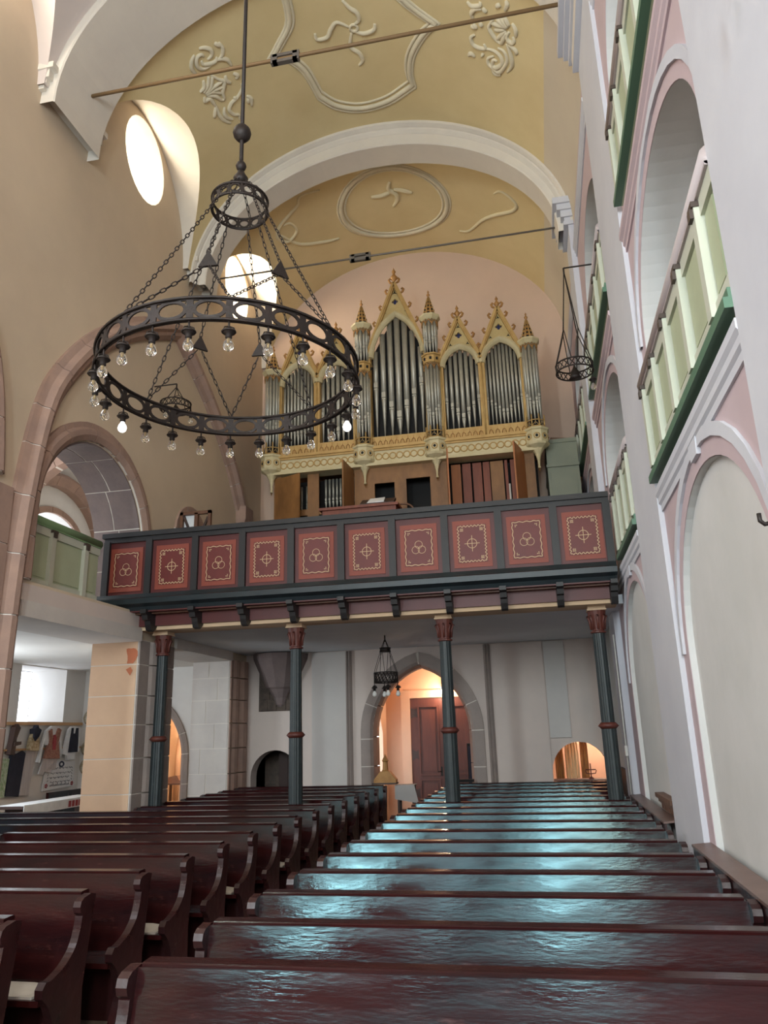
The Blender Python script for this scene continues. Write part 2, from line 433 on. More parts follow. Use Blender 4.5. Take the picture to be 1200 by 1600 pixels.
# upper round arch: moulded ring and stone intrados
ring = [(10.0+1.38, 4.05)]+arc(10.0, 5.1, 1.38, 1.35, 0, pi, 20)+[(10.0-1.38, 4.05)]
voussoirs(WL, ring, 11, [(-0.02, 0.0), (-0.02, 0.05), (-0.10, 0.10), (-0.18, 0.10), (-0.22, 0.05), (-0.30, 0.05), (-0.30, 0.0)], mpL, 'stone')
at, T = resample(ring, None)
nst = 9
for i in range(nst):
    for k in range(2):
        off = 0.45 if (i % 2) else 0.55
        x0, x1 = (0.0, off*0.85-0.012) if k == 0 else (off*0.85+0.012, 0.85)
        b = MB(); rows = []
        for q in range(5):
            s = T*i/nst+0.01+(T/nst-0.02)*q/4; p = at(s); p0 = at(s-0.02); p1 = at(s+0.02)
            tx, tz = p1[0]-p0[0], p1[1]-p0[1]; l = hypot(tx, tz); nx, nz = -tz/l, tx/l
            rows.append([(XL-x0, p[0]+nx*0.0, p[1]+nz*0.0), (XL-x0, p[0]+nx*0.03, p[1]+nz*0.03), (XL-x1, p[0]+nx*0.03, p[1]+nz*0.03), (XL-x1, p[0], p[1])])
        for q in range(4):
            a, c = rows[q], rows[q+1]
            b.add(a+c, [(0,1,5,4),(1,2,6,5),(2,3,7,6)])
        b.add(rows[0], [(0,1,2,3)]); b.add(rows[-1], [(0,1,2,3)])
        b.obj('stone_block', 'stone_dark', WL)
MB().add(*(lambda ps: ([(XL-x, q[0], q[1]) for q in ps for x in (0.002, 0.848)], [(2*i, 2*i+1, 2*i+3, 2*i+2) for i in range(len(ps)-1)]))([(10.0+(y-10.0)*0.987, 4.05+(z-4.05)*0.99) for y, z in ring])).obj('mortar', 'mortar', WL)
# orange jamb and grey moulded front of the pier between the two lower openings
zc = [0, 0.62, 1.18, 1.72, 2.24, 2.70, 3.20, 3.6]
courses(WL, lambda u, z, p: (XL-0.02-0.83*u, 11.55-p, z), zc, 'stone_orange', None, proud=0.025)
MB().box(XL-0.85, XL, 11.535, 11.55, 0, 3.6).obj('mortar', 'mortar', WL)
for i in range(len(zc)-1):
    b = MB(); z0, z1 = zc[i]+0.01, zc[i+1]-0.01
    prof = [(11.53, 0.0), (11.53, 0.03), (11.85, 0.03), (11.9, 0.07), (11.98, 0.10), (12.06, 0.06), (12.12, 0.06), (12.2, 0.11), (12.3, 0.11), (12.38, 0.05), (12.74, 0.03), (12.74, 0.0)]
    n = len(prof)
    b.add([(XL+p, y, z0) for y, p in prof]+[(XL+p, y, z1) for y, p in prof], [(j, j+1, j+1+n, j+n) for j in range(n-1)]+[tuple(range(n)), tuple(range(2*n-1, n-1, -1))])
    b.obj('stone_block', 'stone_grey', WL)
MB().box(XL, XL+0.02, 11.54, 12.73, 0, 3.6).obj('mortar', 'mortar', WL)
# fallen-plaster patch that shows the brick
b = MB()
pa = [(0.10+0.09*cos(a)*(1+0.35*sin(3*a+1)), 3.34+0.17*sin(a)*(1+0.3*cos(2*a))) for a in [2*pi*i/18 for i in range(18)]]
b.plate([(x-6.72, z) for x, z in pa], [], lambda u, v, t: (u, 11.522-t, v), 0, 0.006)
b.plate([(-6.70, 3.12), (-6.62, 3.02), (-6.58, 3.10), (-6.62, 3.16)], [], lambda u, v, t: (u, 11.522-t, v), 0, 0.006)
b.obj('bare_brick_patch', 'brick_patch', WL)
# second pier
zc2 = [0, 0.86, 1.28, 1.78, 2.28, 2.76, 3.22, 3.6]
courses(WL, lambda u, z, p: (XL-0.02-0.83*u, 15.4-p, z), zc2, 'stone_pale', [[0.3], [0.55], [0.72], [0.35], [0.6]], proud=0.025)
MB().box(XL-0.85, XL, 15.385, 15.4, 0, 3.6).obj('mortar', 'mortar', WL)
for i in range(len(zc2)-1):
    b = MB(); z0, z1 = zc2[i]+0.01, zc2[i+1]-0.01
    prof = [(15.39, 0.0), (15.39, 0.03), (15.5, 0.03), (15.55, 0.08), (15.65, 0.10), (15.72, 0.04), (15.8, 0.04), (15.9, 0.12), (16.05, 0.14), (16.15, 0.06), (16.29, 0.05), (16.29, 0.0)]
    n = len(prof)
    b.add([(XL+p, y, z0) for y, p in prof]+[(XL+p, y, z1) for y, p in prof], [(j, j+1, j+1+n, j+n) for j in range(n-1)]+[tuple(range(n)), tuple(range(2*n-1, n-1, -1))])
    b.obj('stone_block', 'stone', WL)
# lintel faces over the lower openings
for (ya, yb) in ((8.45, 11.55), (12.75, 15.4)):
    MB().box(XL-0.86, XL+0.06, ya+0.03, yb-0.03, 3.57, 3.78).obj('lintel', 'stone_pale', WL)
    MB().box(XL-0.6, XL+0.03, ya, yb, 3.78, 4.0).obj('lintel_face', 'plaster_low', WL)
# stone head of the little door on the gallery
voussoirs(WL, [(13.75, 4.2)]+arc(13.2, 5.75, 0.55, 0.5, 0, pi, 12)+[(12.65, 4.2)], 9, [(-0.12, 0), (-0.12, 0.05), (0.1, 0.05), (0.1, 0)], mpL, 'stone')
# small round putlog hole
MB().lathe([(0.0, 0), (0.05, 0)], 12, (0,0,0)).obj('putlog_hole', 'black', WL).matrix_basis = Matrix.Translation((-6.0, YE_UP-0.004, 6.9)) @ Matrix.Rotation(pi/2, 4, 'X')

# ---- left aisle beyond the openings
AX = -10.5
struct(MB().plate([(8, 0), (17, 0), (17, 9), (8, 9)], [[(14.0, 2.43), (15.55, 2.43), (15.55, 3.56), (14.0, 3.56)], round_head(14.6, 1.05, 5.2, 6.2, 6.98)], mapX(AX, -1), 0, 0.9).obj('wall_aisle', 'plaster_aisle'), 'white outer wall of the side aisle')
gw = struct(MB().box(AX-0.92, AX-0.90, 13.9, 15.6, 2.4, 3.6).obj('window_4', 'sky_glass'), 'bright leaded aisle window in a deep white recess')
b = MB()
for i in range(5): b.box(AX-0.90, AX-0.885, 14.0+i*0.2, 14.012+i*0.2, 2.43, 3.56)
for i in range(8): b.box(AX-0.90, AX-0.885, 14.0, 15.55, 2.43+i*0.16, 2.44+i*0.16)
b.obj('leading', 'iron', gw)
gw5 = struct(MB().box(AX-0.92, AX-0.90, 13.4, 15.8, 5.1, 7.1).obj('window_5', 'sky_glass'), 'daylit arched window of the side gallery')
for i in range(5): MB().box(AX-0.9, AX-0.87, 13.7+i*0.45, 13.73+i*0.45, 5.2, 7.0).obj('glazing_bar', 'cream_wood', gw5)
struct(MB().box(AX, XL-0.85, 7, 17, 3.58, 3.75).obj('ceiling_aisle', 'plaster_aisle'), 'white aisle ceiling under the side gallery')
wae = struct(MB().plate([(AX-0.5, 0), (-9.15, 0)]+list(reversed(pointed_pts(-8.55, 0.6, 1.6, 2.75, 8)))+[(-7.95, 0), (XL-0.8, 0), (XL-0.8, 9), (AX-0.5, 9)], [], mapY(16.3, 1), 0, 0.5).obj('wall_aisle_end', 'plaster_aisle'), 'white end wall of the side aisle with a pointed arch')
voussoirs(wae, [(-7.95, 0.0)]+pointed_pts(-8.55, 0.6, 1.6, 2.75, 8)+[(-9.15, 0)], 11, [(-0.14, 0), (-0.14, 0.05), (-0.05, 0.08), (0.02, 0.04), (0.02, 0)], lambda u, v, p: (u, 16.3-p, v), 'stone_grey')
struct(MB().box(AX, XL-0.8, 18.6, 18.7, 0, 4).box(AX, AX+.1, 16.8, 18.7, 0, 4).box(AX, XL-.8, 16.8, 18.7, 3.6, 3.7).box(XL-.9, XL-.8, 16.8, 18.7, 0, 4).obj('wall_side_room', 'plaster_side_room'), 'warm orange room behind the aisle arch')
rb = MB(); rb.tube([(-9.2, 18.5, 0.0), (-9.15, 18.5, 1.6), (-8.9, 18.2, 2.6), (-8.5, 17.6, 3.2)], 0.07, 8); struct(rb.obj('trim_1', 'stone_orange'), 'stone vault rib in the orange side room')
# vaulted ceiling of the side gallery, with stone ribs
b = MB(); rows = []
for i in range(13):
    y = 7.5+i*0.8
    rows.append([(AX+(XL-0.85-AX)*k/12, y, 7.9+0.9*sin(pi*k/12)) for k in range(13)])
b.grid(rows); struct(b.obj('ceiling_side_gallery', 'plaster_aisle'), 'white vault above the side gallery')
WA = bpy.data.objects['wall_aisle']
mpA = lambda u, v, p_: (AX+p_, u, v)
voussoirs(WA, arc(14.6, 6.2, 1.12, 0.84, 0, pi, 14), 7, [(-0.07, 0), (-0.07, 0.06), (0.07, 0.06), (0.07, 0)], mpA, 'stone')
voussoirs(WA, [(16.4, 5.0)]+arc(14.6, 6.1, 1.8, 1.62, 0, pi, 16)+[(12.8, 5.0)], 11, [(-0.14, 0), (-0.14, 0.25), (-0.05, 0.32), (0.05, 0.25), (0.14, 0.2), (0.14, 0)], mpA, 'stone')
holder = struct(bpy.data.objects.new('trim_2', None), 'curved stone rib above the side gallery'); COL.objects.link(holder)
voussoirs(holder, [(-10.4, 5.0), (-10.4, 6.2)]+[(-8.9-1.5*cos(pi*k/14), 6.2+1.55*sin(pi*k/14)) for k in range(1, 14)]+[(-7.4, 6.2), (-7.4, 5.0)], 12, [(-0.12, 0), (-0.12, 0.25), (0.12, 0.25), (0.12, 0)], lambda u, v, p_: (u, 13.3-p_, v), 'stone')

# ---- right wall: three storeys of arches between pilasters
BAYS = [(5.72, 1.46), (10.45, 1.42), (14.85, 1.35)]
holes = []
for c, hw in BAYS:
    holes.append(round_head(c, hw, 4.2, 5.7, 6.75)); holes.append(round_head(c, hw, 7.16, 8.85, 9.8))
low = []
outer = [(-8, 0)]
for c, hw in BAYS: outer += list(reversed(round_head(c, hw, 0, 2.6, 3.84)))
outer += [(17.6, 0), (17.6, 14.6), (-8, 14.6)]
WR = struct(MB().plate(outer, holes, mapX(XR, 1), 0, 0.45).obj('wall_right', 'plaster_pink'), 'pale pink arcade wall with three storeys of arches')
MB().box(XR+0.06, XR+0.44, -8, 17.6, 0, 3.95).obj('niche_back', 'plaster_niche', WR)
for c, hw in BAYS:       # white soffits and jambs of the openings
    for z0, zs, za in ((0, 2.6, 3.84), (4.2, 5.7, 6.75), (7.16, 8.85, 9.8)):
        o1 = round_head(c, hw-0.006, z0, zs, za-0.006, 28); b = MB(); n = len(o1)
        b.add([(XR+0.005, y, z) for y, z in o1]+[(XR+0.46, y, z) for y, z in o1], [(i, i+1, i+1+n, i+n) for i in range(n-1)], False)
        b.obj('reveal', 'plaster_niche', WR)
        # raised band around the head
        pts = arc(c, zs, hw+0.12, za-zs+0.14, 0, pi, 18)
        if z0 < 7:
            bb = MB(); m_ = len(pts); ins = arc(c, zs, hw+0.20, za-zs+0.24, 0, pi, 18)
            bb.add([(XR-0.026, y, z) for y, z in pts]+[(XR-0.026, y, z) for y, z in ins]+[(XR, y, z) for y, z in pts]+[(XR, y, z) for y, z in ins],
                   [(i, i+1, m_+i+1, m_+i) for i in range(m_-1)]+[(i, i+1, 2*m_+i+1, 2*m_+i) for i in range(m_-1)]+[(m_+i, m_+i+1, 3*m_+i+1, 3*m_+i) for i in range(m_-1)])
            bb.obj('arch_band', 'plaster_white', WR)
    MB().hexa([(XR-0.035, c-0.11, 3.92), (XR-0.035, c+0.11, 3.92), (XR, c+0.11, 3.92), (XR, c-0.11, 3.92), (XR-0.035, c-0.15, 4.12), (XR-0.035, c+0.15, 4.12), (XR, c+0.15, 4.12), (XR, c-0.15, 4.12)]).obj('keystone', 'plaster_white', WR)
# upper walkway behind the openings
struct(MB().box(XR+0.46, XR+0.6, -8, 17.6, 3.96, 12).obj('wall_walkway', 'plaster_niche'), 'pale grey wall at the back of the upper arcade niches')
# cornice strings between storeys
def cornice(y0, y1, z, mt='plaster_pink', d=0.1, name='cornice'):
    sec = [(0, 0), (0.02, 0), (0.02, 0.06), (0.04, 0.08), (0.04, 0.13), (d, 0.16), (d, 0.22), (0, 0.22)]
    n = len(sec); b = MB()
    b.add([(XR-a, y0, z+h) for a, h in sec]+[(XR-a, y1, z+h) for a, h in sec], [(i, (i+1) % n, (i+1) % n+n, i+n) for i in range(n)]+[tuple(range(n)), tuple(range(2*n-1, n-1, -1))])
    return b.obj(name, mt, WR)
PIL = [(2.2, 4.12), (7.42, 8.98), (12.48, 13.3)]
spans = [(4.12, 7.42), (8.98, 12.48), (13.3, 16.9)]
PX = [1.25, 1.25, 1.20]
for a, c in spans: cornice(a, c, 6.9, 'plaster_pink', 0.07); cornice(a, c, 10.3, 'plaster_white', 0.06); cornice(a, c, 3.98, 'plaster_white', 0.06)
for k, (a, c) in enumerate(PIL):
    o = struct(MB().box(PX[k], XR, a, c, 0, 11.3).obj('trim_pilaster_%d' % (k+1), 'plaster_white'), ('pale pilaster at the near edge of the arcade wall', 'tall white pilaster in the middle of the arcade wall', 'white pilaster beside the organ gallery')[k])
    # capital
    b = MB(); e = 0.0
    for z0, z1, d in ((11.0, 11.08, 0.05), (11.08, 11.16, 0.03), (11.16, 11.30, 0.09), (11.30, 11.42, 0.15), (11.42, 11.55, 0.22)):
        b.box(PX[k]-0.03-d, XR, a-d*0.6, c+d*0.6, z0, z1)
    b.obj('capital', 'plaster_white', o)
# conduit and socket on the pilaster under the gallery
cb = thing('cable_conduit', 'thin white cable conduit with a socket on the wall pilaster', 'conduit', (1.18, 12.62, 0.9))
MB().tube([(1.185, 12.62, 1.0), (1.185, 12.62, 3.4)], 0.012, 6).obj('conduit', 'plastic_white', cb)
MB().box(1.16, 1.20, 12.56, 12.68, 1.55, 1.70).obj('socket', 'plastic_white', cb)

# ---- end walls
outer = [(-7.4, 0), (-6.35, 0)]+list(reversed(arc(-5.8, 1.15, 0.55, 0.55, 0, pi, 14)))+[(-5.25, 0), (-3.61, 0)]+list(reversed(pointed_pts(-2.56, 1.05, 2.0, 3.39, 10)))+[(-1.51, 0), (0.07, 0)]+list(reversed(arc(0.62, 1.15, 0.55, 0.56, 0, pi, 14)))+[(1.17, 0), (1.8, 0), (1.8, 4.0), (-7.4, 4.0)]
WB = struct(MB().plate(outer, [], mapY(YE_LOW, 1), 0, 0.35).obj('wall_back', 'plaster_low'), 'grey beige back wall under the gallery')
struct(MB().plate([(-8.4, 4.0), (2.6, 4.0), (2.6, 15), (-8.4, 15)], [], mapY(YE_UP, 1), 0, 0.5).obj('wall_back_upper', 'plaster_end'), 'pink plaster wall behind the organ')
for xa, xb, mt in ((-4.95, -4.16, 'plaster_low_grey'), (0.08, 0.50, 'plaster_low_grey'), (-1.0, 0.06, 'plaster_low')):
    z0 = 0 if xa < -2 else (1.8 if xa > 0 else 0)
    MB().box(xa, xb, YE_LOW-0.05, YE_LOW, z0, 3.74).obj('wall_strip', mt, WB)
for x in (-4.12, -1.10):
    b = MB(); prof = [(-0.07, 0), (-0.07, 0.04), (-0.03, 0.09), (0.0, 0.05), (0.03, 0.09), (0.07, 0.04), (0.07, 0)]; n = len(prof)
    b.add([(x+a, YE_LOW-p, 0) for a, p in prof]+[(x+a, YE_LOW-p, 3.74) for a, p in prof], [(i, i+1, n+i+1, n+i) for i in range(n-1)])
    b.obj('shaft', 'stone_grey', WB)
# stone arch of the porch
pth = [(-1.51, 0.0)]+pointed_pts(-2.56, 1.05, 2.0, 3.39, 12)+[(-3.61, 0.0)]
mpB = lambda u, v, p: (u, YE_LOW-p, v)
voussoirs(WB, pth, 12, [(-0.26, 0), (-0.26, 0.05), (-0.06, 0.05), (0.0, 0.0)], mpB, 'stone_grey')
voussoirs(WB, pth, 12, [(0.0, -0.35), (0.0, 0.0), (0.03, -0.05), (0.06, -0.12), (0.06, -0.35)], mpB, 'stone', mortar=False)
# turret corbel high on the wall
tc = MB(); prof = [(0.06, 2.60), (0.12, 2.66), (0.16, 2.8), (0.28, 2.98), (0.34, 3.02), (0.52, 3.4), (0.62, 3.62), (0.64, 3.74)]
tc.lathe(prof, 6, (-5.68, YE_LOW+0.02, 0), False, pi, 2*pi)
tc.obj('turret_corbel', 'stone_dark', WB)
MB().box(-6.18, -5.30, YE_LOW-0.02, YE_LOW, 2.52, 3.74).obj('bare_masonry', 'masonry_dark', WB)
for k in range(5):
    for q in range(4):
        if random.random() < 0.8:
            x = -6.16+q*0.21+(0.05 if k % 2 else 0); z = 2.54+k*0.23
            MB().box(x, x+0.18, YE_LOW-0.02-random.uniform(0.01, 0.03), YE_LOW-0.02, z, z+0.2).obj('stone', 'masonry_dark', WB)
# dark room behind the left niche
struct(MB().box(-6.6, -5.0, 17.6, 17.7, 0, 2.2).box(-6.6, -6.5, 16.64, 17.7, 0, 2.2).box(-5.1, -5.0, 16.64, 17.7, 0, 2.2).box(-6.6, -5.0, 16.64, 17.7, 2.1, 2.2).obj('wall_niche', 'masonry_dark'), 'back of the arched recess in the end wall')
dn = struct(MB().box(-5.95, -5.1, 17.0, 17.06, 0, 1.72).obj('door_2', 'dark_wood'), 'dark wooden door in the arched recess')
for i in range(4): MB().box(-5.93+i*0.21, -5.74+i*0.21, 16.98, 17.0, 0, 1.7).obj('plank', 'dark_wood', dn)
# lit recess on the other side
struct(MB().box(-0.3, 1.9, 18.5, 18.6, 0, 2.6).box(-0.4, -0.3, 16.64, 18.6, 0, 2.6).box(1.9, 2.0, 16.64, 18.6, 0, 2.6).box(-0.4, 2.0, 16.64, 18.6, 2.5, 2.6).obj('wall_vestry', 'plaster_porch'), 'warm lit room behind the low arch')
# ---- porch
PY = 18.4
struct(MB().box(-4.35, -0.9, PY, PY+0.2, 0, 4).plate([(16.64, 0), (18.5, 0), (18.5, 4), (16.64, 4)], [], lambda u, v, t: (-0.95+t, u, v), 0, 0.1).plate([(16.64, 0), (18.5, 0), (18.5, 4), (16.64, 4)], [[(17.3, 0.5), (17.95, 0.5), (17.95, 2.0), (17.62, 2.45), (17.3, 2.0)]], lambda u, v, t: (-3.74-t, u, v), 0, 0.1).obj('wall_porch', 'plaster_porch'), 'warm plaster walls of the entrance porch')
b = MB(); rows = []
for i in range(3):
    rows.append([(-4.0+3.2*k/12, 16.64+i*0.95, 2.75+0.85*sin(pi*k/12)) for k in range(13)])
b.grid(rows); struct(b.obj('ceiling_porch', 'plaster_porch'), 'low vault of the entrance porch')
gp = struct(MB().box(-3.86, -3.845, 17.25, 18.0, 0.45, 2.5).obj('window_6', 'sky_glass'), 'bright side window of the porch')
MB().box(-3.845, -3.82, 17.61, 17.63, 0.45, 2.45).obj('glazing_bar', 'stone', gp)
# door with frame
dr = struct(MB().box(-3.14, -1.48, PY-0.06, PY, 0, 2.76).obj('door_1', 'door_wood'), 'brown panelled double door under a bare bulb')
for s in (0, 1):
    x0 = -3.12+s*0.83
    for z0, z1 in ((1.05, 2.55), (0.2, 0.9)):
        MB().box(x0+0.25, x0+0.57, PY-0.085, PY-0.06, z0+0.06, z1-0.06).obj('panel', 'door_wood', dr)
        b = MB()
        for (a, c, e, f) in ((x0+0.16, x0+0.2, z0-.04, z1+.04), (x0+0.62, x0+0.66, z0-.04, z1+.04), (x0+0.2, x0+0.62, z1, z1+.04), (x0+0.2, x0+0.62, z0-.04, z0)): b.box(a, c, PY-0.11, PY-0.06, e, f)
        b.obj('moulding', 'door_wood', dr)
for z in (2.3, 1.35, 0.5): MB().plate([(-3.12, z), (-3.02, z+0.05), (-2.95, z), (-2.97, z+0.11), (-2.9, z+0.13), (-2.97, z+0.15), (-2.95, z+0.26), (-3.02, z+0.2), (-3.12, z+0.25)], [], mapY(PY-0.075, 1), 0, 0.014).obj('hinge', 'dark_wood', dr)
MB().box(-2.34, -2.28, PY-0.10, PY-0.06, 0, 2.76).obj('cover_strip', 'door_wood', dr)
b = MB(); b.box(-2.48, -2.42, PY-0.085, PY-0.06, 1.0, 1.2); b.tube([(-2.45, PY-0.08, 1.1), (-2.45, PY-0.14, 1.1), (-2.53, PY-0.14, 1.1)], 0.012, 6); b.obj('handle', 'iron', dr)
fr = MB(); fr.box(-3.36, -3.14, PY-0.10, PY, 0, 2.95); fr.box(-3.14, -1.48, PY-0.095, PY, 2.77, 2.945); fr.box(-1.48, -1.3, PY-0.10, PY, 0, 2.95); fr.obj('door_frame', 'plaster_porch', dr)
lt = thing('porch_lamp', 'bare glowing bulb above the brown double door', 'lamp', (-2.32, 18.15, 2.9))
MB().lathe([(0.04, 0.10), (0.05, 0.06), (0.03, 0.02)], 10, (-2.32, 18.2, 2.92)).obj('lamp_holder', 'plastic_white', lt)
MB().lathe([(0.0, -0.10), (0.035, -0.08), (0.045, -0.045), (0.03, 0.0), (0.02, 0.02)], 12, (-2.32, 18.2, 2.93)).obj('bulb', 'lamp_glow', lt)
pl = bpy.data.lights.new('porch_bulb_light', 'POINT'); pl.energy = 17; pl.color = (1.0, 0.78, 0.58); pl.shadow_soft_size = 0.06
po = bpy.data.objects.new('porch_bulb_light', pl); COL.objects.link(po); po.location = (-2.32, 18.02, 2.86)
pl = bpy.data.lights.new('vestry_lamp_light', 'POINT'); pl.energy = 90; pl.color = (1.0, 0.82, 0.68); pl.shadow_soft_size = 0.1
po = bpy.data.objects.new('vestry_lamp_light', pl); COL.objects.link(po); po.location = (1.3, 17.5, 2.3)
pl = bpy.data.lights.new('side_room_lamp_light', 'POINT'); pl.energy = 60; pl.color = (1.0, 0.86, 0.70); pl.shadow_soft_size = 0.1
po = bpy.data.objects.new('side_room_lamp_light', pl); COL.objects.link(po); po.location = (-8.0, 17.6, 3.0)

# ---- vault
LUN = {0: (5.9, 1.75), 1: (10.55, 1.8), 2: (15.05, 1.85)}
def vault_bay(k, y0, y1):
    c, hw = LUN[k]
    ys = sorted(set([y0, y1]+[c+hw*sin(pi/2*i/14) for i in range(-14, 15)]+[y0+(y1-y0)*i/12 for i in range(13)]))
    ys = [y for y in ys if y0-1e-6 <= y <= y1+1e-6]
    rows = []; lun = []; hau = []
    for y in ys:
        t = (y-c)/hw
        if abs(t) < 1:
            f = sqrt(1-t*t); zg = 11.25+1.68*f; zw = 11.25+2.15*f
            xg = VX-VA*sqrt(1-((zg-VZ)/VB)**2)
        else:
            zg = 11.25; zw = 11.25; xg = VX-VA*sqrt(1-((zg-VZ)/VB)**2)
        a0 = math.acos(max(-1, min(1, (xg-VX)/VA))); a1 = math.acos((0.88-VX)/VA)
        rows.append([(VX+VA*cos(a0+(a1-a0)*i/36), y, VZ+VB*sin(a0+(a1-a0)*i/36)) for i in range(37)])
        if abs(t) <= 1.0001: lun.append([(xg+(XL-0.02-xg)*i/4, y, zg+(zw-zg)*i/4) for i in range(5)])
        hau.append([(VX+VA*cos(a1*(1-i/8)), y, VZ+VB*sin(a1*(1-i/8))) for i in range(9)])
    nm = ('plain near bay', 'bay with lobed stucco frame and shells', 'bay above the organ with oval stucco frame')[k]
    v = struct(MB().grid(rows).obj('ceiling_vault_%d' % (k+1), 'vault_near' if k == 0 else 'vault_yellow'), 'yellow barrel vault, '+nm)
    MB().grid(lun).obj('lunette', 'vault_near' if k == 0 else 'arch_white', v)
    MB().grid(hau).obj('haunch', 'plaster_haunch', v)
    return v
V1 = vault_bay(0, 2.0, 7.75); V2 = vault_bay(1, 8.95, 12.62); V3 = vault_bay(2, 13.2, YE_UP)
struct(MB().grid([[(VX+VA*cos(pi*i/30), y, VZ+VB*sin(pi*i/30)) for i in range(31)] for y in (-8, 2.0)]).obj('ceiling_chancel', 'vault_yellow'), 'vault above the chancel behind the viewer')
# transverse arches
def trans(name, y0, y1, a, bb, label, mould):
    b = MB(); sec = []; n = 40
    rows = []
    for i in range(n+1):
        t = pi*i/n; co, si = cos(t), sin(t)
        P = lambda aa, b2, y: (VX+aa*co, y, VZ+b2*si)
        r = [P(VA+0.1, VB+0.1, y0)]
        if mould: r += [P(VA+0.0, VB+0.0, y0-0.16), P(VA-0.04, VB-0.06, y0-0.16), P(VA-0.06, VB-0.09, y0-0.10), P(VA-0.06, VB-0.10, y0-0.07), P(VA-0.10, VB-0.14, y0-0.07), P(VA-0.13, VB-0.19, y0-0.02), P(VA-0.14, VB-0.20, y0)]
        r += [P(a+0.02, bb+0.02, y0), P(a, bb, y0+0.02), P(a, bb, y1-0.02), P(a+0.02, bb+0.02, y1), P(VA+0.1, VB+0.1, y1)]
        rows.append(r)
    b.grid(rows, False)
    return struct(b.obj(name, 'arch_white'), label)
trans('trim_arch_1', 7.75, 8.95, 3.72, 2.98, 'wide grey transverse arch nearest the viewer', False)
trans('trim_arch_2', 12.62, 13.22, 3.58, 2.68, 'white transverse arch in front of the organ', True)
# imposts of the arches on the left wall
for y0, y1, k in ((7.7, 9.0, 5), (12.55, 13.1, 6)):
    b = MB()
    for z0, z1, d in ((11.2, 11.28, 0.04), (11.28, 11.36, 0.08), (11.36, 11.5, 0.13), (11.5, 11.6, 0.2)): b.box(XL-0.05, XL+0.05+d, y0-d*0.4, y1+d*0.4, z0, z1)
    struct(b.obj('trim_impost_%d' % k, 'arch_white'), 'moulded impost under the %s arch on the left wall' % ('near' if k == 5 else 'far'))
# ---- stucco on the vault
def relief(parent, name, pts2, r, mt='stucco_white', closed=False, off=0.0, rs=None):
    return MB().tube([VP(x, y, off) for x, y in pts2], r, 6, closed, rs=rs).obj(name, mt, parent)
def lobed(s):
    C = (-2.38, 10.25)
    far = smooth([(-3.91, 10.33), (-3.63, 10.46), (-3.41, 10.83), (-3.31, 11.47)], 5)[:-1]+smooth([(-3.31, 11.47), (-3.05, 11.81), (-2.59, 12.01), (-2.02, 11.92), (-1.47, 11.56)], 5)[:-1]+smooth([(-1.47, 11.56), (-1.48, 11.25), (-1.37, 10.86), (-1.1, 10.44), (-0.85, 10.19)], 5)
    near = smooth([(-0.85, 10.19), (-1.19, 9.91), (-1.42, 9.6), (-1.5, 9.1)], 5)[1:]+smooth([(-1.5, 9.1), (-1.9, 8.7), (-2.4, 8.55), (-2.9, 8.7), (-3.28, 9.1)], 5)[1:]+smooth([(-3.28, 9.1), (-3.36, 9.76), (-3.64, 10.09), (-3.91, 10.33)], 5)[1:-1]
    return [(C[0]+(x-C[0])*s, C[1]+(y-C[1])*s) for x, y in far+near]
relief(V2, 'lobed_frame', lobed(1.0), 0.055, closed=True)
relief(V2, 'lobed_frame_bead', lobed(0.93), 0.03, closed=True)
relief(V2, 'lobed_frame_outer', lobed(1.05), 0.03, closed=True)
ov = lambda s: [(-2.5+1.27*s*cos(2*pi*i/40), 14.95+1.2*s*sin(2*pi*i/40)) for i in range(40)]
relief(V3, 'oval_frame', ov(1.0), 0.06, closed=True); relief(V3, 'oval_frame_bead', ov(0.92), 0.03, closed=True); relief(V3, 'oval_frame_outer', ov(1.06), 0.025, closed=True)
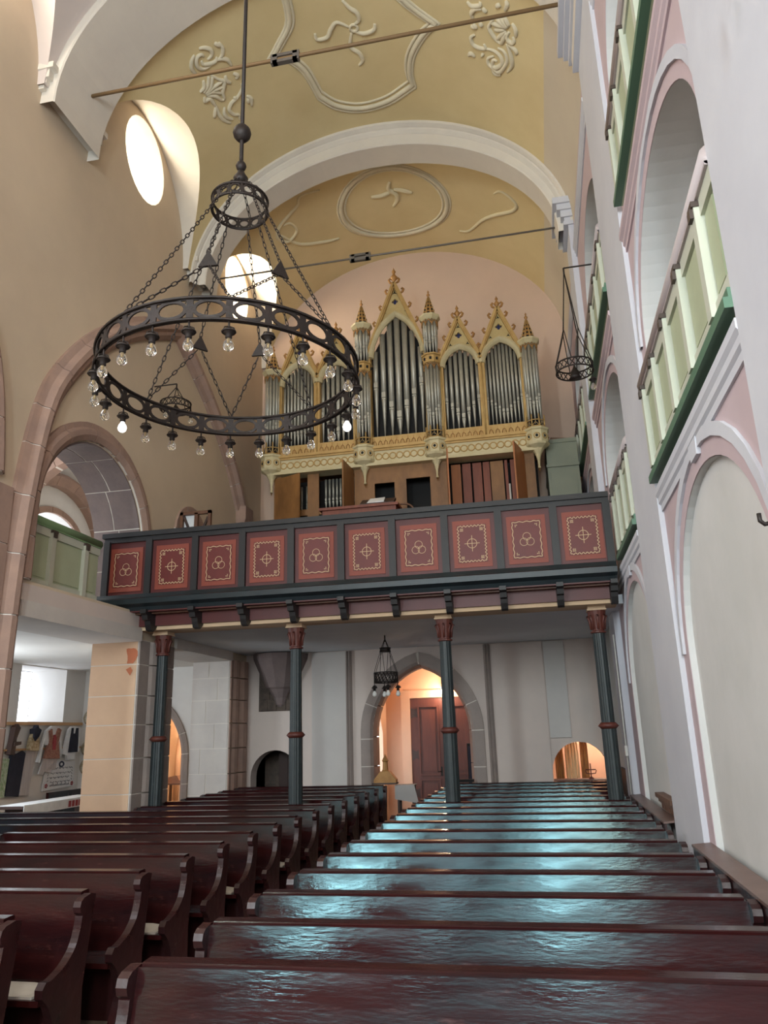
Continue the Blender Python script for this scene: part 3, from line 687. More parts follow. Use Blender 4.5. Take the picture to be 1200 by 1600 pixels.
SHELL_L = [[(-4.89,9.63),(-4.9,9.58),(-4.96,9.56),(-5.02,9.61),(-5.04,9.72),(-4.98,9.82),(-4.86,9.85)],[(-5.0,9.5),(-5.08,9.56),(-5.13,9.67),(-5.11,9.83)],[(-4.95,9.66),(-4.94,9.75),(-4.82,9.82),(-4.75,9.82),(-4.71,9.77)],[(-4.68,9.83),(-4.61,9.78),(-4.57,9.68),(-4.59,9.56)],[(-4.59,9.64),(-4.65,9.53)],[(-4.76,9.82),(-4.66,9.85),(-4.58,9.94),(-4.56,10.08)],[(-4.9,9.46),(-4.82,9.5),(-4.75,9.6),(-4.77,9.69),(-4.86,9.72)],[(-5.06,9.99),(-5.1,10.11),(-5.19,10.14)],[(-4.96,9.99),(-5.03,10.12),(-5.15,10.2)],[(-4.91,10.04),(-5.0,10.18),(-5.13,10.24)],[(-4.77,10.24),(-5.01,10.23),(-5.12,10.26)],[(-4.83,10.35),(-4.99,10.28),(-5.13,10.26)],[(-4.9,10.44),(-5.02,10.29),(-5.13,10.27)],[(-4.95,10.56),(-5.01,10.4),(-5.12,10.29)],[(-4.92,10.0),(-4.85,10.15),(-4.78,10.25),(-4.82,10.34),(-4.88,10.43),(-4.9,10.55),(-4.95,10.56)],[(-5.16,10.27),(-5.19,10.35),(-5.11,10.37),(-5.08,10.51),(-5.09,10.59)],[(-5.07,10.56),(-5.09,10.74),(-5.07,10.92),(-4.99,11.08)],[(-5.07,10.57),(-5.18,10.75)],[(-4.96,10.71),(-5.01,10.81),(-5.0,10.93),(-4.93,11.04)],[(-4.54,10.49),(-4.56,10.58),(-4.7,10.69),(-4.83,10.72),(-4.91,10.81),(-4.88,10.96),(-4.81,11.03),(-4.83,11.13)],[(-4.73,10.64),(-4.75,10.71)],[(-4.55,10.77),(-4.5,10.87),(-4.54,11.02)],[(-4.54,10.82),(-4.57,10.93)],[(-4.72,10.17),(-4.74,10.27),(-4.69,10.36)],[(-4.59,10.22),(-4.54,10.3),(-4.59,10.35)]]
SHELL_R = [[(0.43,10.01),(0.45,10.07),(0.42,10.14),(0.36,10.13),(0.34,10.06),(0.38,9.95)],[(0.43,9.76),(0.48,9.84),(0.48,9.98)],[(0.35,9.91),(0.19,9.8)],[(0.36,9.89),(0.26,9.75)],[(0.38,9.85),(0.32,9.7)],[(0.32,9.9),(0.11,9.93)],[(0.32,9.94),(0.15,10.04)],[(0.33,9.96),(0.18,10.2)],[(0.34,9.98),(0.24,10.27)],[(0.14,9.84),(0.06,10.01),(0.08,10.09),(0.13,10.17),(0.19,10.24),(0.25,10.27)],[(0.33,10.21),(0.37,10.34),(0.4,10.48),(0.39,10.63),(0.31,10.81)],[(0.36,10.21),(0.47,10.25),(0.47,10.33)],[(-0.03,10.49),(0.12,10.47),(0.22,10.54),(0.23,10.68),(0.13,10.81),(0.07,10.79),(0.09,10.67),(0.15,10.67)],[(0.18,10.38),(0.28,10.4),(0.32,10.55),(0.27,10.71),(0.17,10.89),(0.07,10.84),(-0.0,10.79),(0.0,10.68),(0.1,10.59)],[(0.06,10.85),(0.1,10.95),(0.2,10.93)],[(-0.19,10.27),(-0.26,10.35),(-0.23,10.48),(-0.12,10.51),(-0.03,10.48),(-0.05,10.4)],[(-0.34,10.75),(-0.29,10.68),(-0.23,10.74)],[(-0.11,10.63),(-0.07,10.65)],[(-0.09,10.0),(-0.05,10.06)],[(-0.2,10.06),(-0.16,10.11),(-0.24,10.12)],[(-0.04,9.73),(-0.15,9.77),(-0.21,9.87),(-0.19,9.95)],[(-0.02,9.7),(0.04,9.76)],[(-0.26,9.66),(-0.19,9.72),(-0.06,9.67),(-0.05,9.6)],[(0.35,9.4),(0.37,9.46),(0.33,9.59)],[(0.26,9.52),(0.2,9.58)]]
ROS_B = [[(-2.38,9.66),(-2.29,9.82),(-2.19,9.93),(-2.18,10.08),(-2.29,10.16)],[(-2.39,10.19),(-2.58,10.05),(-2.72,10.16),(-2.82,10.29),(-3.01,10.28),(-3.01,10.15)],[(-2.32,10.28),(-2.16,10.36),(-1.96,10.31),(-1.92,10.19)],[(-2.37,10.3),(-2.46,10.58),(-2.34,10.74),(-2.31,10.91),(-2.4,11.01)]]
ROS_C = [[(-2.45,14.22),(-2.53,14.45),(-2.39,14.65),(-2.4,14.87),(-2.53,15.06)],[(-2.97,14.6),(-2.71,14.62),(-2.42,14.52)],[(-2.41,14.48),(-2.2,14.56),(-2.01,14.67)]]
VINE = [[(-4.01,13.84),(-4.44,13.73),(-4.56,13.93),(-4.84,14.06),(-5.09,14.18),(-5.21,14.44),(-5.07,14.76),(-4.81,14.63),(-4.86,14.3),(-5.01,14.22)],[(-5.14,14.43),(-4.87,15.09),(-4.36,15.49),(-4.02,15.61)],[(-0.13,14.33),(0.04,14.15),(0.33,14.32),(0.22,14.68),(-0.23,15.16),(-0.48,15.46),(-0.81,15.97),(-1.05,16.04)]]
def strokes(parent, name, lst, r, mt='stucco_white'):
    for q in lst:
        s_ = smooth(q, 5); n = len(s_)
        relief(parent, name, s_, r, mt, rs=[r*(0.45+0.55*sin(pi*(i+0.8)/(n+0.6))) for i in range(n)])
strokes(V2, 'shell_scroll', SHELL_L, 0.044); strokes(V2, 'shell_scroll', SHELL_R, 0.046)
strokes(V2, 'rosette_leaf', ROS_B, 0.045)
relief(V2, 'rosette_ring', [(-2.31+0.07*cos(2*pi*i/10), 10.22+0.07*sin(2*pi*i/10)) for i in range(10)], 0.03, closed=True)
strokes(V3, 'rosette_leaf', ROS_C, 0.06, 'relief_yellow')
strokes(V3, 'vine', VINE, 0.05, 'relief_yellow')

# ---- chancel wall behind the camera with its window openings
hs = [round_head(x, 0.6, 3.2, 7.4, 8.0) for x in (-4.9, -2.55, -0.2)]
struct(MB().plate([(-7, 0), (2, 0), (2, 15), (-7, 15)], hs, mapY(-7.0, -1), 0, 0.4).obj('wall_chancel', 'plaster_white'), 'white chancel wall with tall windows behind the viewer')
# ---- under-gallery ceiling
struct(MB().box(XL, XR, 11.75, YE_UP, 3.76, 3.9).obj('ceiling_gallery', 'ceil_grey'), 'grey plaster ceiling under the organ gallery')

# ================================================================== PEWS
ORD = ['first', 'second', 'third', 'fourth', 'fifth', 'sixth', 'seventh', 'eighth', 'ninth', 'tenth', 'eleventh', 'twelfth', 'thirteenth', 'fourteenth', 'fifteenth', 'sixteenth', 'seventeenth']
def pew_end_outline():
    # (y, z), y grows away from the viewer; the scrolled front edge faces the viewer
    p = [(0.09, 0.972), (0.03, 0.985), (-0.03, 0.975)]
    p += [(-0.045+0.05*cos(a), 0.918+0.055*sin(a)) for a in [radians(d) for d in (95, 140, 180, 220, 262)]]
    p += smooth([(-0.06, 0.86), (-0.075, 0.78), (-0.12, 0.68), (-0.22, 0.60), (-0.33, 0.56)], 4)
    p += [(-0.39+0.055*cos(a), 0.50+0.06*sin(a)) for a in [radians(d) for d in (60, 110, 160, 210, 260)]]
    p += smooth([(-0.36, 0.40), (-0.31, 0.30), (-0.30, 0.18), (-0.35, 0.06), (-0.36, 0.0)], 4)
    p += [(0.02, 0.0), (0.0, 0.42)]
    return p
def pew(label, L, group):
    t = thing('church_pew', label, 'pew', (0, 0, 0), group)
    # backrest leaning away from the viewer: top at y=0 z=.96, foot at y=-.115 z=.42
    b = MB(); b.hexa([(0.05, -0.115, 0.42), (L-0.05, -0.115, 0.42), (L-0.05, -0.085, 0.42), (0.05, -0.085, 0.42), (0.05, 0.004, 0.978), (L-0.05, 0.004, 0.978), (L-0.05, 0.034, 0.978), (0.05, 0.034, 0.978)])
    b.obj('backrest', 'pew', t)
    b = MB(); sec = [(0.012, 0.972), (0.012, 0.990), (0.02, 0.996), (0.10, 1.0), (0.115, 0.99), (0.115, 0.975), (0.03, 0.965)]
    n = len(sec); b.add([(0.07, y, z) for y, z in sec]+[(L-0.07, y, z) for y, z in sec], [(i, (i+1) % n, n+(i+1) % n, n+i) for i in range(n)]+[tuple(range(n)), tuple(range(2*n-1, n-1, -1))])
    b.obj('top_rail', 'pew', t)
    MB().box(0.04, L-0.04, -0.42, -0.09, 0.42, 0.455).obj('seat', 'pew', t)
    MB().box(0.04, L-0.04, -0.16, -0.13, 0.0, 0.42).obj('seat_support', 'pew_end', t)
    MB().hexa([(0.05, -0.05, 0.70), (L-0.05, -0.05, 0.70), (L-0.05, 0.0, 0.70), (0.05, 0.0, 0.70), (0.05, -0.045, 0.0), (L-0.05, -0.045, 0.0), (L-0.05, -0.02, 0.0), (0.05, -0.02, 0.0)]).obj('front_board', 'pew_end', t)
    o = pew_end_outline()
    for x in (0.0, L-0.055):
        MB().plate(o, [], lambda u, v, w_: (x+w_, u, v), 0, 0.055).obj('pew_end', 'pew_end', t)
    return t
protoR = None; protoL = {}
KR = 16
for k in range(KR):
    lab = 'dark red pew along the white arcade wall, %s row from the viewer' % ORD[k]
    if k == KR-1: lab = 'dark red pew along the white arcade wall, last row by the end wall'
    if protoR is None: protoR = pew(lab, 3.16, 'pews along the arcade wall'); o = protoR
    else: o = clone(protoR, (0, 0, 0), lab)
    o.location = (-2.02, 3.66+0.8*k, 0)
for k in range(15):
    lab = 'dark red pew on the stone-pier side of the aisle, %s row from the viewer' % ORD[k]
    if k == 14: lab = 'dark red pew on the stone-pier side of the aisle, last row before the niche'
    y = 4.42+0.795*k
    L = 3.2 if not (8.9 < y < 11.5) else 5.6
    if L not in protoL: protoL[L] = pew(lab, L, 'pews on the stone-pier side'); o = protoL[L]
    else: o = clone(protoL[L], (0, 0, 0), lab)
    o.location = (-3.2-L, y, 0)
# seat pads that show between the pew ends
for i, (y, lab) in enumerate(((5.215, 'pale grey seat pad on the second pew of the stone-pier side'), (6.805, 'pale grey seat pad on the fourth pew of the stone-pier side'), (8.395, 'cream seat pad on the sixth pew of the stone-pier side'), (9.985, 'cream seat pad on the eighth pew of the stone-pier side'))):
    b = MB(); x0, x1 = -4.4, -3.3; rows = []
    for j in range(7):
        v = j/6; yy = y-0.40+0.27*v
        rows.append([(x0+(x1-x0)*k/8, yy, 0.458+0.03*min(1, 4*v*(1-v)*2)*min(1, 8*(k/8)*(1-k/8)+0.1)) for k in range(9)])
    b.grid(rows); b.box(x0, x1, y-0.40, y-0.13, 0.4555, 0.47)
    tag(b.obj('seat_pad', 'cushion'), lab, 'cushion', 'seat pads on the pews')
tag(MB().box(-3.05, -2.15, 6.3, 11.5, 0.012, 0.02).obj('carpet_runner', 'carpet'), 'faded red patterned runner in the aisle between the pews', 'carpet')
# side boards and chest along the arcade wall
def wall_board(y0, y1, label):
    t = thing('wall_desk', label, 'ledge', (1.15, (y0+y1)/2, 0))
    MB().hexa([(1.14, y0, 0.985), (1.30, y0, 1.0), (1.30, y1, 1.0), (1.14, y1, 0.985), (1.14, y0, 1.005), (1.30, y0, 1.02), (1.30, y1, 1.02), (1.14, y1, 1.005)]).obj('shelf', 'desk_wood', t)
    MB().box(1.15, 1.17, y0, y1, 0.86, 0.985).obj('apron', 'pew_end', t)
    for q in range(int((y1-y0)/0.9)+1): MB().box(1.16, 1.19, y0+0.1+q*0.9, y0+0.16+q*0.9, 0.0, 0.9).obj('support', 'pew_end', t)
wall_board(2.5, 7.38, 'narrow brown wall desk in front of the nearest white niche')
wall_board(9.0, 12.4, 'narrow brown wall desk beyond the tall white pilaster')
t = thing('wall_chest', 'dark wooden box with moulded lid standing on the wall desk', 'chest', (1.35, 9.7, 1.02))
MB().box(1.31, 1.355, 9.2, 10.3, 1.02, 1.15).obj('body', 'dark_wood', t)
MB().box(1.25, 1.357, 9.15, 10.35, 1.15, 1.2).box(1.28, 1.357, 9.18, 10.32, 1.10, 1.15).obj('lid', 'brown_wood', t)
for q in range(3): MB().box(1.295, 1.31, 9.26+q*0.34, 9.52+q*0.34, 1.03, 1.09).obj('panel', 'brown_wood', t)
t = thing('niche_bench', 'small dark bench end in the niche behind the gallery column', 'bench', (1.4, 14.2, 0))
MB().box(1.22, 1.355, 13.6, 15.6, 0.40, 0.46).obj('seat', 'dark_wood', t)
MB().box(1.31, 1.355, 13.6, 15.6, 0.46, 1.25).obj('backrest', 'dark_wood', t)
for y in (13.6, 15.54): MB().box(1.22, 1.31, y, y+0.06, 0, 1.1).obj('bench_end', 'dark_wood', t)

# ================================================================== GALLERY COLUMNS
def column(x, y, label):
    t = thing('gallery_column', label, 'column', (x, y, 0), 'painted gallery columns')
    b = MB(); n = 48; rows = []
    def fl(r, k): return r*(1-0.10*(0.5+0.5*cos(12*2*pi*k/n)))
    def seg(prof):
        vs = []; fs = []
        for r, z in prof:
            for k in range(n): a = 2*pi*k/n; rr = fl(r, k); vs.append((x+rr*cos(a), y+rr*sin(a), z))
        for i in range(len(prof)-1):
            for k in range(n): fs.append((i*n+k, i*n+(k+1) % n, (i+1)*n+(k+1) % n, (i+1)*n+k))
        return vs, fs
    b.add(*seg([(0.112, 0.3), (0.108, 1.98)]), True)
    b.obj('lower_shaft', 'col_green', t)
    b = MB(); b.add(*seg([(0.098, 2.0), (0.09, 3.36)]), True); b.obj('upper_shaft', 'col_green', t)
    MB().lathe([(0.11, -0.04), (0.125, -0.02), (0.15, 0.0), (0.125, 0.03), (0.105, 0.05)], 20, (x, y, 2.0)).obj('ring', 'col_red', t)
    MB().lathe([(0.092, 0), (0.115, 0.01), (0.115, 0.03), (0.09, 0.04), (0.105, 0.16), (0.13, 0.28), (0.14, 0.34)], 16, (x, y, 3.34), False).obj('capital', 'col_red', t)
    bb = MB()
    for k in range(8):
        a = 2*pi*k/8; bb.tube([(x+0.10*cos(a), y+0.10*sin(a), 3.40), (x+0.112*cos(a), y+0.112*sin(a), 3.52), (x+0.14*cos(a), y+0.14*sin(a), 3.61), (x+0.145*cos(a), y+0.145*sin(a), 3.58)], 0.018, 5)
    bb.obj('leaf', 'col_red', t)
    MB().box(x-0.14, x+0.14, y-0.14, y+0.14, 3.68, 3.70).box(x-0.13, x+0.13, y-0.13, y+0.13, 3.70, 3.742).obj('abacus', 'beam_cream', t)
    MB().lathe([(0.17, 0.0), (0.17, 0.1), (0.14, 0.14), (0.15, 0.2), (0.12, 0.3)], 20, (x, y, 0.012)).obj('base', 'col_green', t)
    return t
for x, lab in ((0.90, 'green fluted gallery column nearest the white arcade wall'), (-1.43, 'green fluted gallery column in front of the porch door'), (-3.87, 'green fluted gallery column beside the stone turret corbel'), (-6.22, 'green fluted gallery column touching the orange stone pier')):
    column(x, 11.84, lab)

# ================================================================== ORGAN GALLERY
G = thing('organ_gallery', 'dark red organ gallery with ten painted panels on brackets', 'gallery', (-2.9, 11.2, 3.7))
GX0, GX1, GY = -7.05, 1.20, 11.2
struct(MB().box(GX0, GX1, GY+0.1, YE_UP, 3.98, 4.1).obj('floor_gallery', 'brown_wood'), 'wooden floor of the organ gallery')
MB().box(GX0-0.03, GX1, GY-0.06, GY+0.16, 5.28, 5.36).box(GX0, GX1, GY-0.02, GY+0.12, 5.20, 5.28).obj('handrail', 'gal_dark', G)
MB().box(GX0, GX1, GY+0.02, GY+0.09, 4.2, 5.25).obj('parapet_board', 'gal_red', G)
b = MB(); sec = [(0.10, 4.02), (-0.02, 4.02), (-0.05, 4.08), (-0.15, 4.12), (-0.16, 4.20), (-0.10, 4.23), (-0.04, 4.30), (0.10, 4.30)]; n = len(sec)
b.add([(GX0-0.06, GY+a, z) for a, z in sec]+[(GX1, GY+a, z) for a, z in sec], [(i, (i+1) % n, n+(i+1) % n, n+i) for i in range(n)]+[tuple(range(n)), tuple(range(2*n-1, n-1, -1))])
b.obj('base_moulding', 'gal_teal', G)
NP = 10; PW = (GX1-GX0)/NP
for i in range(NP+1):
    x = GX0+i*PW; hw = 0.055
    if i == 0: x += 0.05
    if i == NP: x -= 0.05
    MB().box(x-hw, x+hw, GY-0.035, GY+0.05, 4.28, 5.22).obj('post', 'gal_dark', G)
MB().box(GX0, GX1, GY+0.24, GY+0.32, 3.80, 4.05).box(GX0, GX1, GY-0.02, GY+0.24, 4.0, 4.03).obj('red_beam', 'gal_red', G)
MB().box(GX0, GX1, GY+0.30, GY+0.80, 3.74, 3.98).obj('cream_beam', 'beam_cream', G)
prof = [(0.34, 4.03), (-0.10, 4.03), (-0.10, 3.97), (-0.04, 3.94), (-0.02, 3.87), (0.06, 3.86), (0.08, 3.80), (0.12, 3.72), (0.20, 3.70), (0.25, 3.74), (0.34, 3.82)]
for i in range(NP+1):
    x = GX0+i*PW+(0.06 if i == 0 else 0)-(0.06 if i == NP else 0)
    MB().plate([(GY+a, z) for a, z in prof], [], lambda u, v, t_: (x-0.05+t_, u, v), 0, 0.10).obj('bracket', 'gal_dark', G)
# panels with painted ornament
def ribbon(b, pts, wd, y, closed=False):
    N = len(pts); vs = []
    for i in range(N):
        if closed: p0, p1 = pts[i-1], pts[(i+1) % N]
        else: p0, p1 = pts[max(0, i-1)], pts[min(N-1, i+1)]
        tx, tz = p1[0]-p0[0], p1[1]-p0[1]; l = hypot(tx, tz) or 1; nx, nz = -tz/l*wd/2, tx/l*wd/2
        vs += [(pts[i][0]+nx, y, pts[i][1]+nz), (pts[i][0]-nx, y, pts[i][1]-nz)]
    fs = [(2*i, 2*i+1, 2*((i+1) % N)+1, 2*((i+1) % N)) for i in range(N if closed else N-1)]
    b.add(vs, fs)
def wavy(hw, hh, amp, step):
    pts = []
    def side(x0, z0, x1, z1):
        L = hypot(x1-x0, z1-z0); n = max(4, int(L/step)*6); ux, uz = (x1-x0)/L, (z1-z0)/L
        for i in range(n):
            s = L*i/n; a = amp*sin(2*pi*s/step) if 0.03 < s < L-0.03 else 0
            pts.append((x0+ux*s-uz*a, z0+uz*s+ux*a))
    side(-hw, -hh, hw, -hh); side(hw, -hh, hw, hh); side(hw, hh, -hw, hh); side(-hw, hh, -hw, -hh)
    return pts
mesh_cache = {}
def panel_ornament(kind):
    if kind in mesh_cache: return mesh_cache[kind]
    b = MB(); y = 0.0
    hw, hh = 0.205, 0.275
    circ = lambda cx, cz, r, n=24: [(cx+r*cos(2*pi*i/n), cz+r*sin(2*pi*i/n)) for i in range(n)]
    if kind == 'A':
        ribbon(b, wavy(hw, hh, 0.007, 0.11), 0.011, y, True)
        for k in range(3):
            a = radians(90+120*k); ribbon(b, circ(0.055*cos(a), 0.055*sin(a)-0.01, 0.058), 0.007, y, True)
        for sx in (-1, 1):
            for sz in (-1, 1):
                for dx, dz in ((0, 0), (0.022, 0.0), (0.0, 0.022)):
                    ribbon(b, circ(sx*(hw-0.045-dx), sz*(hh-0.045-dz), 0.006, 8), 0.006, y, True)
    else:
        ribbon(b, wavy(hw, hh, 0.013, 0.055), 0.010, y, True)
        ribbon(b, circ(0, 0, 0.072), 0.009, y, True)
        ribbon(b, [(-0.115, 0), (0.115, 0)], 0.009, y); ribbon(b, [(0, -0.125), (0, 0.125)], 0.009, y)
        for sx in (-1, 1):
            for sz in (-1, 1):
                for q in range(4):
                    a = radians(45+90*q); ribbon(b, circ(sx*(hw-0.055)+0.018*cos(a), sz*(hh-0.055)+0.018*sin(a), 0.009, 8), 0.006, y, True)
    mesh_cache[kind] = b.mesh('painted_ornament', 'gal_line')
    return mesh_cache[kind]
b = MB(); b.box(-0.29, 0.29, -0.012, 0.02, -0.37, 0.37); me_border = b.mesh('panel', 'gal_border')
b = MB(); b.box(-0.225, 0.225, -0.018, 0.0, -0.295, 0.295); me_field = b.mesh('panel_field', 'gal_field')
for i in range(NP):
    x = GX0+(i+0.5)*PW
    p = link('panel', me_border, G); p.location = (x, GY+0.02, 4.73)
    f = link('panel_field', me_field, p)
    o = link('painted_ornament', panel_ornament('A' if i % 2 == 0 else 'B'), p); o.location = (0, -0.021, 0)
    p['label'] = 'red panel painted with three linked rings' if i % 2 == 0 else 'red panel painted with a circled cross'

# ================================================================== GREEN PARAPETS
def parapet(label, x, y0, y1, z0, z1, side, posts, rail='rail_mauve', dark='green_dark'):
    """balustrade along Y; side = +1 when the face looks to +X"""
    t = thing('gallery_parapet', label, 'balustrade', (x, (y0+y1)/2, z0))
    s = side
    def bx(b, d0, d1, ya, yb, za, zb):
        a, c = sorted((x+s*d0, x+s*d1)); b.box(a, c, ya, yb, za, zb); return b
    bx(MB(), -0.08, -0.03, y0, y1, z0, z1).obj('back_board', 'green_panel', t)
    bx(bx(MB(), -0.03, 0.05, y0, y1, z0, z0+0.07), -0.03, 0.02, y0, y1, z0+0.07, z0+0.13).obj('bottom_rail', dark, t)
    bx(MB().tube([(x-s*0.03, y0, z1+0.02), (x-s*0.03, y1, z1+0.02)], 0.075, 12), -0.03, 0.02, y0, y1, z1-0.05, z1-0.02).obj('handrail', rail, t)
    bx(MB(), -0.03, 0.0, y0, y1, z0+0.13, z0+0.22).obj('lower_frame', 'cream_wood', t)
    bx(MB(), -0.03, 0.0, y0, y1, z1-0.17, z1-0.05).obj('upper_frame', 'cream_wood', t)
    for k, yp in enumerate(posts):
        p = bx(MB(), -0.03, 0.035, yp-0.05, yp+0.05, z0+0.13, z1-0.08).obj('post', 'cream_wood', t)
        c = MB(); bx(c, -0.02, 0.05, yp-0.06, yp+0.06, z1-0.10, z1-0.06); bx(c, -0.02, 0.06, yp-0.035, yp+0.035, z1-0.17, z1-0.10); c.obj('cap', 'clip_dark', p)
    ys = [y0]+list(posts)+[y1]
    for a, c in zip(ys, ys[1:]):
        if c-a > 0.2: bx(MB(), -0.03, -0.015, a+0.09, c-0.09, z0+0.26, z1-0.2).obj('panel', 'green_panel', t)
    return t
parapet('green side-gallery parapet between the stone pier and the organ gallery', -7.02, 8.64, 11.02, 4.06, 5.12, 1, [9.0, 9.75, 10.6], 'green_rail', 'green_rail')
parapet('large green parapet of the first storey in the nearest arcade bay', 1.25, 4.12, 7.42, 4.27, 5.3, -1, [4.5, 5.2, 5.9, 6.6, 7.28])
parapet('green first-storey parapet between pilaster and organ gallery', 1.25, 8.98, 11.02, 4.27, 5.3, -1, [9.1, 9.75, 10.4, 10.95])
parapet('green first-storey parapet beside the organ cabinet', 1.23, 13.3, 16.2, 4.25, 5.3, -1, [13.5, 14.2, 14.9, 15.6])
parapet('large green parapet of the top storey in the nearest arcade bay', 1.25, 4.12, 7.3, 7.4, 8.35, -1, [4.5, 5.2, 5.9, 6.6, 7.15], 'rail_mauve')
parapet('green top-storey parapet above the second arcade bay', 1.25, 8.98, 12.4, 7.4, 8.35, -1, [9.2, 10.0, 10.8, 11.6, 12.25])
parapet('green top-storey parapet in the bay beside the organ', 1.23, 13.3, 16.3, 7.3, 8.25, -1, [13.6, 14.4, 15.2, 16.0])

# ================================================================== ORGAN
OY, OX, OF = 15.2, -2.6, 4.1
O = thing('pipe_organ', 'gilded gothic pipe organ with pointed gables and silver pipes', 'organ', (OX, OY, OF))
def ox(x): return OX+x
# dark casing behind the pipes, shaped with the gables
sil = [(-3.0, 7.9), (3.0, 7.9), (3.0, 10.0), (2.3, 10.35), (1.85, 9.9), (1.4, 10.25), (0.95, 10.0), (0.66, 10.3), (0.0, 11.5), (-0.66, 10.3), (-0.95, 10.0), (-1.4, 10.25), (-1.85, 9.9), (-2.3, 10.35), (-3.0, 10.0)]
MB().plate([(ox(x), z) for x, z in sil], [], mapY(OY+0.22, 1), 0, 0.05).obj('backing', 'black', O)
MB().box(ox(-2.95), ox(2.95), OY+0.27, OY+1.6, 7.9, 9.8).obj('upper_case', 'organ_wood', O)
# cornice with ring frieze
fr = MB(); fr.box(ox(-2.95), ox(2.95), OY-0.12, OY+0.2, 7.62, 7.94); fo = fr.obj('frieze', 'organ_cream', O)
MB().box(ox(-3.0), ox(3.0), OY-0.2, OY+0.2, 7.94, 8.0).box(ox(-2.98), ox(2.98), OY-0.16, OY+0.2, 7.90, 7.94).obj('frieze_ledge', 'gold', O)
MB().box(ox(-2.98), ox(2.98), OY-0.18, OY+0.2, 7.56, 7.62).obj('frieze_foot', 'organ_cream', O)
tor = MB(); tor.tube([(0.07*cos(2*pi*i/14), 0, 0.07*sin(2*pi*i/14)) for i in range(14)], 0.014, 5, True)
me_ring = tor.mesh('frieze_ring', 'gold')
for i in range(-18, 19):
    x = i*0.155
    if any(abs(x-c) < 0.2 for c in (-2.93, -0.78, 0.78, 2.93)): continue
    link('frieze_ring', me_ring, fo).location = (ox(x), OY-0.125, 7.77)
# plinth strips with little pendants under each field
for xa, xb in ((-0.62, 0.62), (0.98, 1.84), (1.92, 2.76), (-1.84, -0.98), (-2.76, -1.92)):
    p = MB().box(ox(xa), ox(xb), OY-0.06, OY+0.2, 8.0, 8.26).obj('plinth', 'gold', O)
    n = int((xb-xa)/0.12); b = MB()
    for k in range(n):
        x = ox(xa+(k+0.5)*(xb-xa)/n); b.box(x-0.004, x+0.004, OY-0.07, OY-0.06, 8.02, 8.22)
        b.tube([(x-0.045, OY-0.065, 8.06), (x-0.03, OY-0.07, 8.13), (x, OY-0.072, 8.16), (x+0.03, OY-0.07, 8.13), (x+0.045, OY-0.065, 8.06)], 0.008, 4)
    b.obj('arcading', 'gold_dark', p)
# pilasters
for x, zt in ((-0.66, 10.25), (0.66, 10.25), (-1.88, 9.95), (1.88, 9.95), (-0.99, 9.85), (0.99, 9.85), (-2.76, 9.85), (2.76, 9.85)):
    b = MB(); wd = 0.045 if abs(x) < 1.5 or abs(x) > 2 else 0.07
    b.box(ox(x-wd), ox(x+wd), OY-0.07, OY+0.15, 8.0, zt); b.tube([(ox(x), OY-0.08, 8.0), (ox(x), OY-0.08, zt)], 0.02, 6)
    b.obj('pilaster', 'gold', O)
def finial(b, x, y, z, s=1.0):
    b.lathe([(0.05*s, 0), (0.03*s, 0.06*s), (0.03*s, 0.1*s), (0.075*s, 0.15*s), (0.08*s, 0.2*s), (0.04*s, 0.25*s), (0.025*s, 0.3*s), (0.05*s, 0.34*s), (0.02*s, 0.4*s), (0.0, 0.46*s)], 10, (x, y, z))
def crocket(b, x, y, z, s):
    b.tube([(x, y, z), (x+s*0.05, y, z+0.03), (x+s*0.075, y, z+0.09), (x+s*0.045, y, z+0.13), (x+s*0.015, y, z+0.1)], 0.022, 6, rs=[0.02, 0.028, 0.028, 0.024, 0.012])
